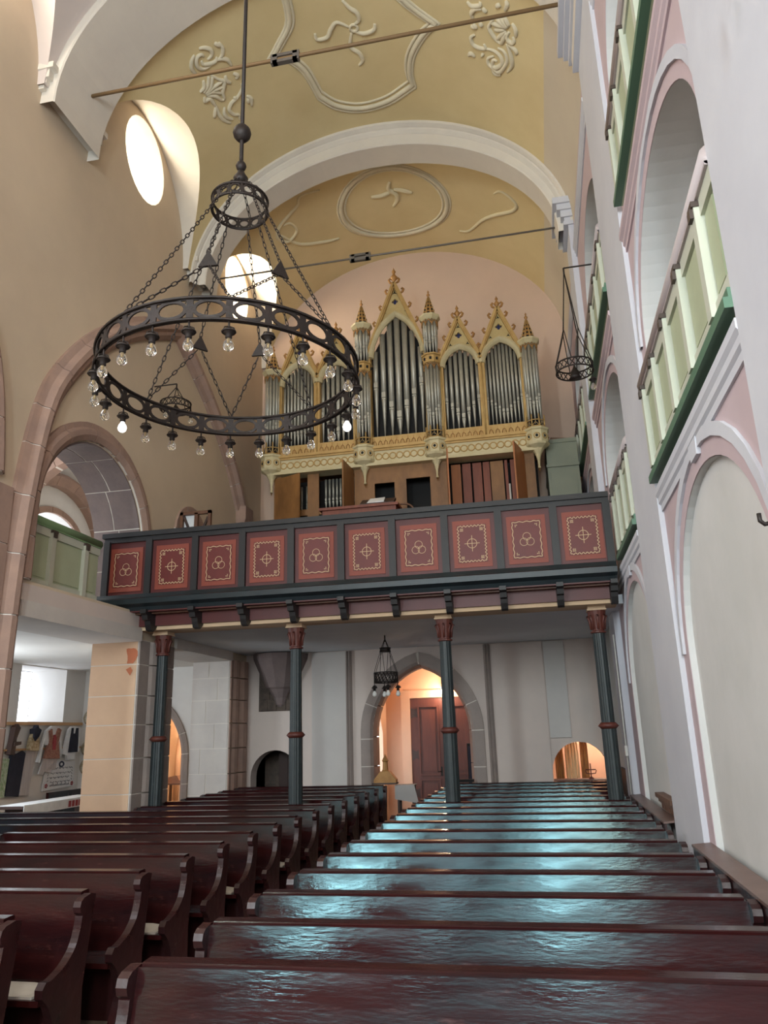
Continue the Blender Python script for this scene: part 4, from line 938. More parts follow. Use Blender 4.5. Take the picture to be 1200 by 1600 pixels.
def gable(c, hw, zs, zarch, zbase, zapex, sfin, npk):
    g = MB()
    # spandrel plate between pointed arch and gable
    arch = pointed_pts(c, hw-0.06, zs, zarch, 10)
    tri = [(c-hw, zbase), (c-hw, zs)]+[]
    outer = [(c+hw, zs)]+arch+[(c-hw, zs), (c-hw, zbase), (c, zapex), (c+hw, zbase)]
    outer = [(c+hw, zs-0.001)]+[p for p in arch]+[(c-hw, zs-0.001), (c-hw, zbase), (c, zapex), (c+hw, zbase)]
    q = (zarch+zapex)/2-0.06*(zapex-zarch)
    rr = min(0.055, 0.09*hw/0.66)
    quat = []
    for k in range(4):
        a0 = pi/2*k; cx, cz = c+rr*0.75*cos(a0), q+rr*0.75*sin(a0)
        quat += [(cx+rr*0.62*cos(a0+t), cz+rr*0.62*sin(a0+t)) for t in (-1.9, -1.2, -0.5, 0.0, 0.5, 1.2, 1.9)]
    # simple star-shaped polygon, anticlockwise
    quat = sorted(quat, key=lambda p: atan2(p[1]-q, p[0]-c))
    g.plate([(ox(u), v) for u, v in outer], [[(ox(u), v) for u, v in quat]], mapY(OY-0.02, 1), 0, 0.06)
    go = g.obj('gable', 'organ_yellow', O)
    MB().box(ox(c-0.12), ox(c+0.12), OY+0.045, OY+0.05, q-0.12, q+0.12).obj('quatrefoil_back', 'blue_dark', go)
    # trefoil darts
    b = MB()
    for dx, dz, a in ((0, (zapex-q)*0.55, 90), (-hw*0.42, (zarch-q)*0.75, 215), (hw*0.42, (zarch-q)*0.75, 325)):
        for k in range(3):
            t = radians(a+120*k); x, z = c+dx, q+dz; s = 0.045 if hw < 0.55 else 0.07
            b.tube([(ox(x), OY-0.022, z), (ox(x+s*cos(t)), OY-0.022, z+s*sin(t))], 0.01, 4, rs=[0.014, 0.003])
    b.obj('dart', 'black', go)
    # gable mouldings
    b = MB()
    for s in (-1, 1):
        d = Vector((s*hw, 0, zbase-zapex)); n = Vector((0, -1, 0)); side = d.cross(n).normalized()
        A = Vector((ox(c), OY, zapex+0.04)); B = Vector((ox(c+s*(hw+0.02)), OY, zbase))
        for wd, pr, off in ((0.045, 0.10, 0.0), (0.022, 0.13, 0.0)):
            sd = (B-A).cross(Vector((0, 1, 0))).normalized()
            P = [A-sd*wd, B-sd*wd, B+sd*wd, A+sd*wd]
            b.hexa([P[0]+Vector((0,-pr,0)), P[1]+Vector((0,-pr,0)), P[2]+Vector((0,-pr,0)), P[3]+Vector((0,-pr,0)), P[0]+Vector((0,.06,0)), P[1]+Vector((0,.06,0)), P[2]+Vector((0,.06,0)), P[3]+Vector((0,.06,0))])
    b.obj('gable_moulding', 'gold', go)
    b = MB(); arch3 = [Vector((ox(u), OY-0.04, v)) for u, v in arch]
    def frm(i):
        t = (arch3[min(i+1, len(arch3)-1)]-arch3[max(i-1, 0)]).normalized(); return (t.cross(Vector((0,1,0))), Vector((0,-1,0)))
    b.sweep(arch3, [(-0.06, -0.04), (-0.06, 0.05), (-0.01, 0.09), (0.03, 0.05), (0.06, 0.0), (0.06, -0.04)], frm)
    b.obj('arch_moulding', 'organ_cream', O)
    for s in (-1, 1):
        for k in range(npk):
            t = (k+0.6)/(npk+0.3); b = MB(); crocket(b, ox(c+s*(hw*t+0.05)), OY-0.03, zapex+(zbase-zapex)*t+0.02, s); b.obj('crocket', 'gold_dark', go)
        b = MB(); crocket(b, ox(c+s*0.05), OY-0.03, zapex+0.06, s); b.obj('crocket', 'gold_dark', go)
    b = MB(); finial(b, ox(c), OY-0.03, zapex+0.02, sfin); b.obj('finial', 'gold_dark', go)
gable(0.0, 0.66, 10.2, 11.26, 10.3, 12.02, 1.0, 4)
gable(1.42, 0.46, 9.75, 10.22, 9.86, 10.9, 0.8, 3); gable(-1.42, 0.46, 9.75, 10.22, 9.86, 10.9, 0.8, 3)
gable(2.32, 0.47, 9.75, 10.28, 9.86, 11.02, 0.75, 3); gable(-2.32, 0.47, 9.75, 10.28, 9.86, 11.02, 0.75, 3)
# pipes
pipe_cache = {}
def pipe(x, y, zb, zm, zt, r):
    b = MB(); r2_ = r*0.97
    b.lathe([(r*0.18, zb), (r*0.92, zm-0.06), (r, zm-0.02)], 14, (x, y, 0))
    b.lathe([(r*0.8, zm-0.02), (r*0.8, zm)], 14, (x, y, 0))
    b.lathe([(r, zm), (r, zt)], 14, (x, y, 0))
    b.box(x-r*0.72, x+r*0.72, y-r*1.06, y-r*0.5, zm+0.005, zm+r*2.2)
    b.box(x-r*0.72, x+r*0.72, y-r*1.04, y-r*0.5, zm-0.05, zm-0.02)
    return b.obj('pipe', 'tin', O)
def field(c, hw, n, zs, za, zb, zm0, dz, r):
    for k in range(n):
        u = (k-(n-1)/2)/((n-1)/2); x = c+u*(hw-r-0.01)
        rr = r*(1.0-0.15*abs(u))
        # top hidden behind the arch
        zt = za+0.05-abs(u)**1.6*(za-zs)*0.85
        pipe(ox(x), OY+0.10, zb, zm0+dz*abs(u), zt, rr)
field(0, 0.60, 7, 10.2, 11.26, 8.26, 8.72, 0.78, 0.068)
for s in (-1, 1):
    field(s*1.42, 0.41, 7, 9.75, 10.22, 8.26, 8.55, 0.42, 0.047)
    field(s*2.33, 0.41, 10, 9.75, 10.28, 8.26, 8.55, 0.36, 0.034)
MB().box(ox(1.95), ox(2.72), OY+0.13, OY+0.15, 9.30, 9.36).obj('pipe_rail', 'black', O)
# towers
def tower(c, zb, zt, tiers, spire):
    x, y = ox(c), OY-0.08; R = 0.17
    # pendant corbel
    b = MB(); b.lathe([(0.0, -0.50), (0.035, -0.47), (0.02, -0.42), (0.03, -0.30), (0.06, -0.18), (0.13, -0.06), (0.24, 0.0), (0.26, 0.04)], 8, (x, y, 7.66), False); b.obj('pendant', 'organ_cream', O)
    MB().lathe([(0.024, 0), (0.03, 0.03), (0.0, -0.08)][::-1], 8, (x, y, 7.18)).obj('pendant_knob', 'gold_dark', O)
    b = MB(); b.lathe([(0.24, 7.70), (0.24, 7.96), (0.27, 7.98), (0.27, 8.02), (0.22, 8.04)], 8, (x, y, 0), False, phase=pi/8); bo = b.obj('tower_base', 'organ_cream', O)
    b = MB()
    for k in range(8):
        a = pi/4*k-pi/2; ca, sa = cos(a), sin(a)
        if sa > 0.5: continue
        cen = Vector((x+0.225*ca, y+0.225*sa, 7.83)); t = Vector((-sa, ca, 0)); up = Vector((0, 0, 1))
        b.tube([cen+t*0.06*cos(q*pi/5)+up*0.06*sin(q*pi/5) for q in range(10)], 0.012, 4, True)
    b.obj('rosette', 'gold', bo)
    b = MB()
    for k in range(8):
        a = pi/4*k-pi/2
        if sin(a) > 0.5: continue
        cen = Vector((x+0.22*cos(a), y+0.22*sin(a), 7.83)); b.box(cen.x-0.018, cen.x+0.018, cen.y-0.01, cen.y+0.01, 7.80, 7.86); b.box(cen.x-0.03, cen.x+0.03, cen.y-0.008, cen.y+0.008, 7.818, 7.842)
    b.obj('quatrefoil', 'black', bo)
    # little balustrade
    b = MB()
    for k in range(8):
        a = pi/4*k+pi/8; b.tube([(x+0.2*cos(a), y+0.2*sin(a), 8.03), (x+0.2*cos(a), y+0.2*sin(a), 8.32)], 0.014, 5)
    for z in (8.06, 8.2): b.tube([(x+0.2*cos(pi/4*k+pi/8), y+0.2*sin(pi/4*k+pi/8), z) for k in range(8)], 0.012, 5, True)
    for k in range(8):
        a0 = pi/4*k+pi/8; a1 = a0+pi/4
        p0 = Vector((x+0.2*cos(a0), y+0.2*sin(a0), 8.06)); p1 = Vector((x+0.2*cos(a1), y+0.2*sin(a1), 8.06)); md = (p0+p1)/2+Vector((0,0,0.1))
        b.tube([p0, md, p1], 0.008, 4)
    b.obj('balustrade', 'gold', O)
    MB().lathe([(0.11, zb), (0.11, zt)], 8, (x, y, 0), False).obj('tower_core', 'black', O)
    for (z0, z1, zm) in tiers:
        for k in range(7):
            a = -pi/2+(k-3)*pi/7*1.15; pr = 0.032
            pipe(x+0.14*cos(a), y+0.14*sin(a), z0, zm+abs(k-3)*0.1, z1, pr)
        # pierced arcading at the pipe tops
        b = MB()
        for k in range(8):
            a0 = pi/4*k+pi/8; a1 = a0+pi/4; am = (a0+a1)/2
            P = lambda a, r, z: Vector((x+r*cos(a), y+r*sin(a), z))
            b.tube([P(a0, 0.185, z1-0.18), P(a0, 0.19, z1-0.02)], 0.012, 4)
            b.tube([P(a0, 0.185, z1-0.14), P(a0*0.7+a1*0.3, 0.18, z1-0.06), P(am, 0.18, z1-0.03), P(a0*0.3+a1*0.7, 0.18, z1-0.06), P(a1, 0.185, z1-0.14)], 0.013, 4)
        b.obj('pierced_arcade', 'gold_dark', O)
    for (z0, z1, zm) in tiers[:-1]:
        b = MB(); b.lathe([(0.17, z1-0.02), (0.2, z1), (0.2, z1+0.16), (0.235, z1+0.17), (0.235, z1+0.2), (0.17, z1+0.2)], 8, (x, y, 0), False, phase=pi/8); co = b.obj('collar', 'gold', O)
        b = MB()
        for k in range(8):
            a = pi/4*k-pi/2
            if sin(a) > 0.5: continue
            b.lathe([(0.0, 0), (0.035, 0.0)], 8, (0, 0, 0)) if False else None
            cx, cy = x+0.19*cos(a), y+0.19*sin(a); b.box(cx-0.025, cx+0.025, cy-0.012, cy+0.012, z1+0.05, z1+0.11)
        b.obj('collar_rosette', 'black', co)
    b = MB(); b.lathe([(0.17, zt-0.02), (0.2, zt), (0.23, zt+0.04), (0.25, zt+0.06), (0.25, zt+0.1), (0.16, zt+0.12)], 8, (x, y, 0), False, phase=pi/8); b.obj('tower_cap', 'organ_cream', O)
    b = MB(); b.lathe([(0.155, zt+0.1), (0.02, zt+spire)], 8, (x, y, 0), False, phase=pi/8); so = b.obj('spire', 'gold_dark', O)
    b = MB()
    for k in range(8):
        a = pi/4*k-pi/2
        if sin(a) > 0.3: continue
        for q in range(4):
            t = 0.12+q*0.2; r = 0.157*(1-t)*0.93+0.02*t; z = zt+0.1+(spire-0.1)*t; s = 0.022*(1-t)+0.006
            b.box(x+r*cos(a)-s, x+r*cos(a)+s, y+r*sin(a)-0.01, y+r*sin(a)+0.01, z-s, z+s)
    b.obj('spire_piercing', 'black', so)
    b = MB()
    for k in range(8):
        a = pi/4*k+pi/8; b.tube([(x+0.16*cos(a), y+0.16*sin(a), zt+0.1), (x+0.02*cos(a), y+0.02*sin(a), zt+spire)], 0.012, 4)
    b.obj('spire_rib', 'gold', so)
    b = MB(); finial(b, x, y, zt+spire-0.02, 0.48); b.obj('finial', 'gold_dark', so)
for s in (-1, 1):
    tower(s*0.79, 8.0, 10.92, [(8.12, 9.84, 8.55), (10.06, 10.92, 10.28)], 0.62)
    tower(s*2.93, 8.0, 10.02, [(8.12, 10.02, 8.55)], 0.62)
# lower case: posts, dark interior, open doors, wooden pipes
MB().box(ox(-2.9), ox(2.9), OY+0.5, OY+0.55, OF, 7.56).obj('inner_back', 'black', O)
MB().box(ox(-2.9), ox(-2.72), OY, OY+1.5, OF, 7.56).obj('corner_post', 'organ_wood', O); MB().box(ox(2.62), ox(2.84), OY, OY+1.5, OF, 7.56).obj('corner_post', 'organ_wood', O)
b = MB().plate([(ox(-1.05), OF), (ox(1.0), OF), (ox(1.0), 7.56), (ox(-1.05), 7.56)], [[(ox(-0.60), 5.3), (ox(-0.16), 5.3), (ox(-0.16), 7.2), (ox(-0.60), 7.2)], [(ox(0.1), 5.3), (ox(0.62), 5.3), (ox(0.62), 7.25), (ox(0.1), 7.25)]], mapY(OY, 1), 0, 0.04)
b.obj('case_front', 'organ_wood', O)
MB().box(ox(-2.12), ox(-1.86), OY, OY+0.05, OF, 7.56).obj('stile', 'organ_wood', O)
MB().box(ox(-2.7), ox(-1.05), OY+0.02, OY+0.06, 6.62, 6.76).box(ox(-2.7), ox(-1.05), OY+0.02, OY+0.06, OF, 6.2).obj('rail', 'organ_wood', O)
MB().box(ox(-1.86), ox(-1.05), OY+0.35, OY+0.4, 6.76, 6.8).obj('pipe_chest', 'organ_wood', O)
for k in range(9): pipe(ox(-1.78+k*0.085), OY+0.3, 6.8, 7.0, 7.5, 0.026)
for k in range(4): pipe(ox(-2.6+k*0.12), OY+0.35, 6.8, 6.95, 7.4, 0.022)
def odoor(x, z0, z1, wd, ang, mt):
    d = MB().box(0, wd, -0.03, 0.0, z0, z1).obj('case_door', mt, O)
    d.matrix_basis = Matrix.Translation((ox(x), OY-0.01, 0)) @ Matrix.Rotation(radians(ang), 4, 'Z')
odoor(-2.85, OF+0.5, 7.5, 0.72, -24, 'organ_wood')
odoor(-1.06, OF+0.5, 7.56, 0.72, 180+86, 'organ_wood')
odoor(1.02, OF+0.5, 7.56, 0.75, -83, 'organ_orange_wood')
odoor(2.64, OF+0.5, 7.6, 0.72, 180+75, 'organ_orange_wood')
# big wooden pipes in the right case
for k, (xa, wd, mt) in enumerate(((1.1, 0.2, 'organ_orange_wood'), (1.34, 0.18, 'organ_red_wood'), (1.56, 0.19, 'organ_red_wood'), (1.78, 0.14, 'organ_red_wood'), (1.94, 0.27, 'organ_wood'), (2.24, 0.06, 'organ_red_wood'), (2.36, 0.15, 'organ_red_wood'), (2.50, 0.16, 'organ_orange_wood'))):
    MB().box(ox(xa-0.03), ox(xa+wd-0.03), OY+0.12, OY+0.3, OF, 7.5).obj('wooden_pipe', mt, O)
MB().tube([(ox(2.29), OY+0.08, OF), (ox(2.29), OY+0.08, 6.95)], 0.02, 8).obj('tracker_rod', 'plastic_white', O)
# console, bench and papers on the gallery floor
t = thing('organ_console', 'long brown organ console behind the gallery parapet', 'console', (-2.8, 13.2, OF))
MB().box(-3.75, -2.35, 13.0, 13.7, OF, 6.0).obj('body', 'organ_red_wood', t)
MB().box(-3.80, -2.30, 12.95, 13.75, 6.0, 6.05).box(-3.76, -2.34, 12.97, 13.0, 5.8, 5.86).obj('lid', 'organ_red_wood', t)
for k in range(3): MB().box(-3.7+k*0.46, -3.3+k*0.46, 12.985, 13.0, 4.5, 5.7).obj('panel', 'organ_red_wood', t)
t = thing('music_stand', 'small dark music stand holding white sheets beside the console', 'music stand', (-2.95, 14.1, OF))
MB().tube([(-3.0, 14.3, OF), (-3.0, 14.3, 6.4)], 0.03, 8).obj('post', 'dark_wood', t)
MB().hexa([(-3.3, 14.15, 6.38), (-2.6, 14.15, 6.38), (-2.6, 14.45, 6.55), (-3.3, 14.45, 6.55), (-3.3, 14.15, 6.44), (-2.6, 14.15, 6.44), (-2.6, 14.45, 6.61), (-3.3, 14.45, 6.61)]).obj('desk', 'dark_wood', t)
MB().lathe([(0.2, 0), (0.2, 0.03), (0.04, 0.06)], 12, (-3.0, 14.3, OF)).obj('foot', 'dark_wood', t)
tag(MB().hexa([(-3.15, 14.15, 6.445), (-2.8, 14.15, 6.445), (-2.82, 14.4, 6.585), (-3.13, 14.4, 6.60), (-3.15, 14.15, 6.452), (-2.8, 14.15, 6.47), (-2.82, 14.4, 6.62), (-3.13, 14.4, 6.61)]).obj('sheet_music', 'cloth_white'), 'crumpled white sheets on the dark music stand', 'paper')
tag(MB().hexa([(-3.72, 13.1, 6.051), (-3.3, 13.1, 6.051), (-3.3, 13.4, 6.051), (-3.72, 13.4, 6.051), (-3.7, 13.1, 6.07), (-3.32, 13.1, 6.075), (-3.3, 13.4, 6.08), (-3.72, 13.4, 6.065)]).obj('paper_sheaf', 'cloth_white'), 'flat white papers lying on the organ console', 'paper')
t = thing('organ_bench', 'bentwood chair back showing above the organ console', 'chair', (-2.5, 14.4, OF))
MB().box(-2.75, -2.3, 14.35, 14.75, 5.3, 5.36).obj('seat', 'brown_wood', t)
for x, y in ((-2.72, 14.38), (-2.33, 14.38), (-2.72, 14.72), (-2.33, 14.72)): MB().tube([(x, y, OF), (x, y, 5.3)], 0.02, 6).obj('leg', 'brown_wood', t)
MB().tube(smooth([(-2.75, 14.72, 5.3), (-2.76, 14.76, 6.3), (-2.7, 14.76, 6.5), (-2.52, 14.76, 6.55), (-2.35, 14.76, 6.5), (-2.3, 14.76, 6.3), (-2.3, 14.72, 5.3)], 5), 0.022, 6).obj('backrest', 'brown_wood', t)
t = thing('gallery_cabinet', 'tall grey-green cabinet between the organ and the arcade wall', 'cabinet', (0.85, 15.5, OF))
MB().box(0.50, 1.15, 15.45, 16.9, OF, 7.9).obj('body', 'cabinet_green', t)
MB().box(0.48, 1.16, 15.41, 16.9, 7.28, 7.34).box(0.49, 1.155, 15.43, 16.9, 7.82, 7.905).obj('moulding', 'cabinet_green', t)
d = MB().box(0.56, 1.08, 15.42, 15.45, 4.6, 7.2).obj('door', 'cabinet_green', t)
MB().box(0.64, 1.0, 15.405, 15.42, 4.9, 7.05).obj('door_panel', 'cabinet_green', d)
tag(MB().hexa([(0.6, 15.5, 7.906), (1.1, 15.5, 7.906), (1.1, 15.8, 7.906), (0.6, 15.8, 7.906), (0.62, 15.5, 7.98), (1.0, 15.5, 7.93), (1.0, 15.8, 7.93), (0.62, 15.8, 7.98)]).obj('folded_cloth', 'brown_wood'), 'brown wooden offcut lying on the grey-green cabinet', 'board')
# little wooden lattice frame at the far corner of the gallery
t = thing('wooden_lattice_gate', 'small brown wooden gate frame with diagonal braces on the gallery', 'gate', (-6.1, 12.6, OF))
b = MB(); b.box(-6.42, -6.36, 12.6, 12.66, OF, 6.10); b.box(-5.86, -5.80, 12.6, 12.66, OF, 6.10); b.box(-6.42, -5.80, 12.6, 12.66, 6.04, 6.10); b.box(-6.13, -6.06, 12.6, 12.66, OF, 6.07)
b.obj('frame', 'brown_wood', t)
for p, q in (((-6.36, 6.04), (-6.13, 5.5)), ((-5.86, 5.98), (-6.06, 5.5))):
    d = Vector((q[0]-p[0], 0, q[1]-p[1])).normalized(); n = Vector((-d.z, 0, d.x))*0.02
    P = [Vector((p[0], 12.61, p[1]))-n, Vector((q[0], 12.61, q[1]))-n, Vector((q[0], 12.61, q[1]))+n, Vector((p[0], 12.61, p[1]))+n]
    MB().hexa([*P, *[v+Vector((0, 0.04, 0)) for v in P]]).obj('brace', 'dark_wood', t)
tag(MB().box(-6.36, -6.13, 12.67, 12.69, OF, 6.04).obj('white_board', 'cloth_white'), 'white board leaning behind the small wooden gate', 'board')

# ================================================================== TIE RODS
def tie(label, p0, p1, mid, r, mt):
    t = thing('tie_rod', label, 'tie rod', tuple(p0))
    A, B = Vector(p0), Vector(p1)
    MB().tube([A, B], r, 8).obj('rod', mt, t)
    c = A+(B-A)*mid; d = (B-A).normalized(); s = 0.30
    b = MB()
    for z in (-0.055, 0.055): b.box(c.x-0.19, c.x+0.19, c.y-0.035, c.y+0.035, c.z+z-0.025, c.z+z+0.025)
    for x in (-0.17, 0.17): b.box(c.x+x-0.05, c.x+x+0.05, c.y-0.035, c.y+0.035, c.z-0.08, c.z+0.08)
    b.obj('turnbuckle', 'iron_grey', t)
tie('long brown tie rod across the nave with a turnbuckle', (-6.49, 8.45, 11.75), (1.2, 8.35, 11.55), 0.46, 0.028, 'rod_brown')
tie('thin pale tie rod in front of the organ with a turnbuckle', (-6.49, 13.35, 11.6), (1.2, 13.0, 11.36), 0.46, 0.02, 'iron_grey')

# ================================================================== CHANDELIERS
def links(b, A, B, pitch=0.058, r=0.005):
    A, B = Vector(A), Vector(B); L = (B-A).length; n = max(2, int(L/pitch)); d = (B-A)/n; u = d.normalized()
    s = u.orthogonal().normalized(); w2 = u.cross(s)
    for i in range(n):
        c = A+d*(i+0.5); ax = s if i % 2 else w2; hl = d.length*0.64; hw = 0.014
        pts = [c+u*hl*cos(q*pi/4)+ax*hw*sin(q*pi/4) for q in range(8)]
        b.tube(pts, r, 4, True)
CX, CY, CZ_, CR = -2.53, 5.80, 5.13, 1.15
CH = thing('ring_chandelier', 'large black iron ring chandelier with many bare bulbs', 'chandelier', (CX, CY, 13.9))
TX, TY = -2.55, 5.95
MB().tube([(TX, TY, 14.0), (TX, TY, 7.45)], 0.022, 8).obj('rod', 'iron', CH)
MB().lathe([(0.02, -0.1), (0.05, -0.085), (0.085, -0.04), (0.095, 0.0), (0.085, 0.04), (0.05, 0.085), (0.02, 0.1)], 16, (TX, TY, 7.97)).obj('large_knob', 'iron', CH)
MB().lathe([(0.02, -0.06), (0.045, -0.03), (0.055, 0.0), (0.045, 0.03), (0.02, 0.06)], 14, (TX, TY, 7.56)).obj('small_knob', 'iron', CH)
MB().lathe([(0.0, -0.12), (0.06, -0.1), (0.075, -0.05), (0.05, -0.01), (0.03, 0.04)], 14, (TX, TY, 7.46)).obj('hook_cap', 'iron', CH)
def band(cx, cy, cz, R, H, n, oa, ob, th):
    b = MB(); w_ = 2*pi*R/n
    for i in range(n):
        mp = lambda u, v, t, i=i: (cx+(R-t)*cos((u+i*w_)/R), cy+(R-t)*sin((u+i*w_)/R), cz+v)
        W2 = w_/2; hh = H/2
        outer = [(W2, -hh), (W2, hh), (W2*0.5, hh), (0, hh), (-W2*0.5, hh), (-W2, hh), (-W2, -hh), (-W2*0.5, -hh), (0, -hh), (W2*0.5, -hh)]
        holes = [[(oa*cos(2*pi*k/18), ob*sin(2*pi*k/18)) for k in range(18)]]
        e = 0.74
        for sx in (-1, 1):
            for sz in (-1, 1):
                P0 = (sx*W2*0.82, sz*hh*0.80); P1 = (sx*W2*0.50, sz*hh*0.80); P2 = (sx*W2*0.70, sz*hh*0.56); P3 = (sx*W2*0.82, sz*hh*0.35)
                holes.append([P0, P1, P2, P3] if sx*sz > 0 else [P3, P2, P1, P0])
        b.plate(outer, holes, mp, 0, th)
    return b
NB = 24
w_ = 2*pi*CR/NB
band(CX, CY, CZ_, CR, 0.185, NB, w_*0.34, 0.058, 0.012).obj('large_ring', 'iron', CH)
b = MB()
for z in (-0.093, 0.093):
    for rr in (CR+0.008, CR-0.018): b.tube([(CX+rr*cos(2*pi*i/78), CY+rr*sin(2*pi*i/78), CZ_+z) for i in range(78)], 0.012, 6, True)
b.obj('large_ring_rim', 'iron', CH)
SR, SZ = 0.275, 7.08
band(TX, TY, SZ, SR, 0.115, 14, 2*pi*SR/14*0.33, 0.034, 0.01).obj('small_ring', 'iron', CH)
b = MB()
for z in (-0.06, 0.06): b.tube([(TX+SR*cos(2*pi*i/36), TY+SR*sin(2*pi*i/36), SZ+z) for i in range(36)], 0.012, 6, True)
b.obj('small_ring_rim', 'iron', CH)
for k in range(6):
    a = radians(60*k+30); b = MB(); links(b, (TX+0.04*cos(a), TY+0.04*sin(a), 7.38), (TX+SR*cos(a), TY+SR*sin(a), SZ+0.06)); b.obj('hanger_chain', 'iron', CH)
def anc(d): a = radians(d); return Vector((CX+CR*cos(a), CY+CR*sin(a), CZ_+0.10))
def top(d): a = radians(d); return Vector((TX+SR*cos(a), TY+SR*sin(a), SZ-0.06))
PH = 0
A = {k: anc(PH+d) for k, d in (('N', 292.5), ('LN', 247.5), ('LF', 157.5), ('F', 112.5), ('RF', 67.5), ('RN', 337.5))}
for k, d in (('LN', 247.5), ('LF', 157.5), ('RF', 67.5), ('RN', 337.5)):
    b = MB(); links(b, top(PH+d), A[k]); b.obj('chain', 'iron', CH)
for k1, k2, d in (('LN', 'N', 275), ('N', 'RN', 320), ('F', 'RF', 95), ('LF', 'F', 140)):
    q = Vector((TX+0.80*cos(radians(PH+d)), TY+0.80*sin(radians(PH+d)), 5.9))
    b = MB(); links(b, top(PH+d), q+Vector((0, 0, 0.08))); b.obj('chain', 'iron', CH)
    for kk in (k1, k2):
        b = MB(); links(b, q-Vector((0, 0, 0.03))+(A[kk]-q).normalized()*0.05, A[kk]); b.obj('chain', 'iron', CH)
    tg = Vector((-sin(radians(PH+d)), cos(radians(PH+d)), 0)); nr = Vector((cos(radians(PH+d)), sin(radians(PH+d)), 0))
    P = [q+Vector((0, 0, 0.10)), q-tg*0.085-Vector((0, 0, 0.055)), q+tg*0.085-Vector((0, 0, 0.055))]
    s_ = MB(); s_.add([p-nr*0.012 for p in P]+[p+nr*0.012 for p in P], [(0, 1, 2), (5, 4, 3), (0, 3, 4, 1), (1, 4, 5, 2), (2, 5, 3, 0)])
    s_.obj('shield', 'iron', CH)
def bulb_meshes():
    b = MB(); b.tube([(0, 0, 0.0), (0, 0, -0.07)], 0.008, 6); b.lathe([(0.008, -0.06), (0.03, -0.075), (0.045, -0.09), (0.045, -0.105), (0.025, -0.11), (0.026, -0.15), (0.018, -0.155)], 12)
    b.tube([(0.05*cos(q*pi/6), 0.05*sin(q*pi/6), -0.098) for q in range(12)], 0.008, 5, True)
    for q in range(3):
        a = 2*pi*q/3; b.tube([(0.01*cos(a), 0.01*sin(a), -0.055), (0.04*cos(a), 0.04*sin(a), -0.07), (0.05*cos(a), 0.05*sin(a), -0.098)], 0.005, 4)
    h = b.mesh('lamp_holder', 'iron')
    g = MB(); pr = [(0.016, -0.15), (0.02, -0.165), (0.036, -0.19), (0.042, -0.215), (0.036, -0.24), (0.02, -0.255), (0.0, -0.26)]
    g.lathe(pr, 14)
    b2 = MB(); b2.tube([(0, 0, -0.155), (0, 0, -0.2)], 0.008, 5); b2.tube([(-0.014, 0, -0.205), (0.0, 0.0, -0.222), (0.014, 0, -0.205)], 0.002, 4)
    return h, g.mesh('bulb', 'glass'), g.mesh('led_bulb', 'led'), b2.mesh('filament', 'gold')
HM, GM, LM, FM = bulb_meshes()
WM = GM.copy(); WM.materials.clear(); WM.materials.append(MATS['plastic_white'])
for k in range(NB):
    a = 2*pi*(k+0.5)/NB
    h = link('lamp_holder', HM, CH); h.location = Vector((CX+(CR-0.006)*cos(a), CY+(CR-0.006)*sin(a), CZ_-0.095))
    led = k in (2, 11)
    g = link('led_bulb' if led else 'bulb', LM if led else GM, h)
    if not led: link('filament', FM, h)
def small_chandelier(label, c, R, ztop, zring, mid=None, bulbs=4, H=0.14, bell=False):
    t = thing('hanging_lamp', label, 'chandelier', (c[0], c[1], ztop))
    b = MB(); n = 10; H2 = H/2
    for z in (-H2, H2): b.tube([(c[0]+R*cos(2*pi*i/32), c[1]+R*sin(2*pi*i/32), zring+z) for i in range(32)], 0.012, 5, True)
    for k in range(n*2):
        a0 = 2*pi*k/(n*2); a1 = 2*pi*(k+1)/(n*2); s = 1 if k % 2 else -1
        b.tube([(c[0]+R*cos(a0), c[1]+R*sin(a0), zring-s*H2), (c[0]+R*cos(a1), c[1]+R*sin(a1), zring+s*H2)], 0.008, 4)
        b.tube([(c[0]+R*cos(a0), c[1]+R*sin(a0), zring+s*H2), (c[0]+R*cos(a1), c[1]+R*sin(a1), zring-s*H2)], 0.008, 4)
    b.obj('ring', 'iron', t)
    for k in range(4):
        a = radians(45+90*k); ch = MB()
        if mid:
            mr, mz = mid; ch.tube([(c[0], c[1], ztop-0.06), (c[0]+mr*cos(a), c[1]+mr*sin(a), mz)], 0.006, 4)
            for da in (-0.5, 0.5): ch.tube([(c[0]+mr*cos(a), c[1]+mr*sin(a), mz), (c[0]+R*cos(a+da), c[1]+R*sin(a+da), zring+H2)], 0.005, 4)
        else:
            y_ = (R*0.55*cos(a), R*0.55*sin(a)); zz = zring+(ztop-zring)*0.36
            ch.tube([(c[0], c[1], ztop-0.06), (c[0]+y_[0], c[1]+y_[1], zz)], 0.008, 4)
            for da in (-0.6, 0.6): ch.tube([(c[0]+y_[0], c[1]+y_[1], zz), (c[0]+R*cos(a+da), c[1]+R*sin(a+da), zring+H2)], 0.007, 4)
        ch.obj('chain', 'iron', t)
    MB().tube([(c[0], c[1], ztop), (c[0], c[1], ztop-0.12)], 0.014, 6).obj('hook', 'iron', t)
    if mid:
        m_ = MB()
        for z in (-0.03, 0.03): m_.tube([(c[0]+mid[0]*cos(2*pi*i/20), c[1]+mid[0]*sin(2*pi*i/20), mid[1]+z) for i in range(20)], 0.01, 5, True)
        m_.lathe([(mid[0], -0.03), (mid[0], 0.03)], 20, (c[0], c[1], mid[1])); m_.obj('upper_ring', 'iron', t)
    for k in range(bulbs):
        a = radians(20+360*k/bulbs); h = link('lamp_holder', HM, t); h.matrix_basis = Matrix.Translation((c[0]+R*cos(a), c[1]+R*sin(a), zring-H2))
        link('bulb', WM if mid else GM, h)
    if bell: MB().lathe([(0.09, 0.0), (0.07, 0.03), (0.06, 0.1), (0.03, 0.15), (0.01, 0.2)], 12, (c[0], c[1], zring-0.15)).obj('bell_cup', 'iron', t)
    return t
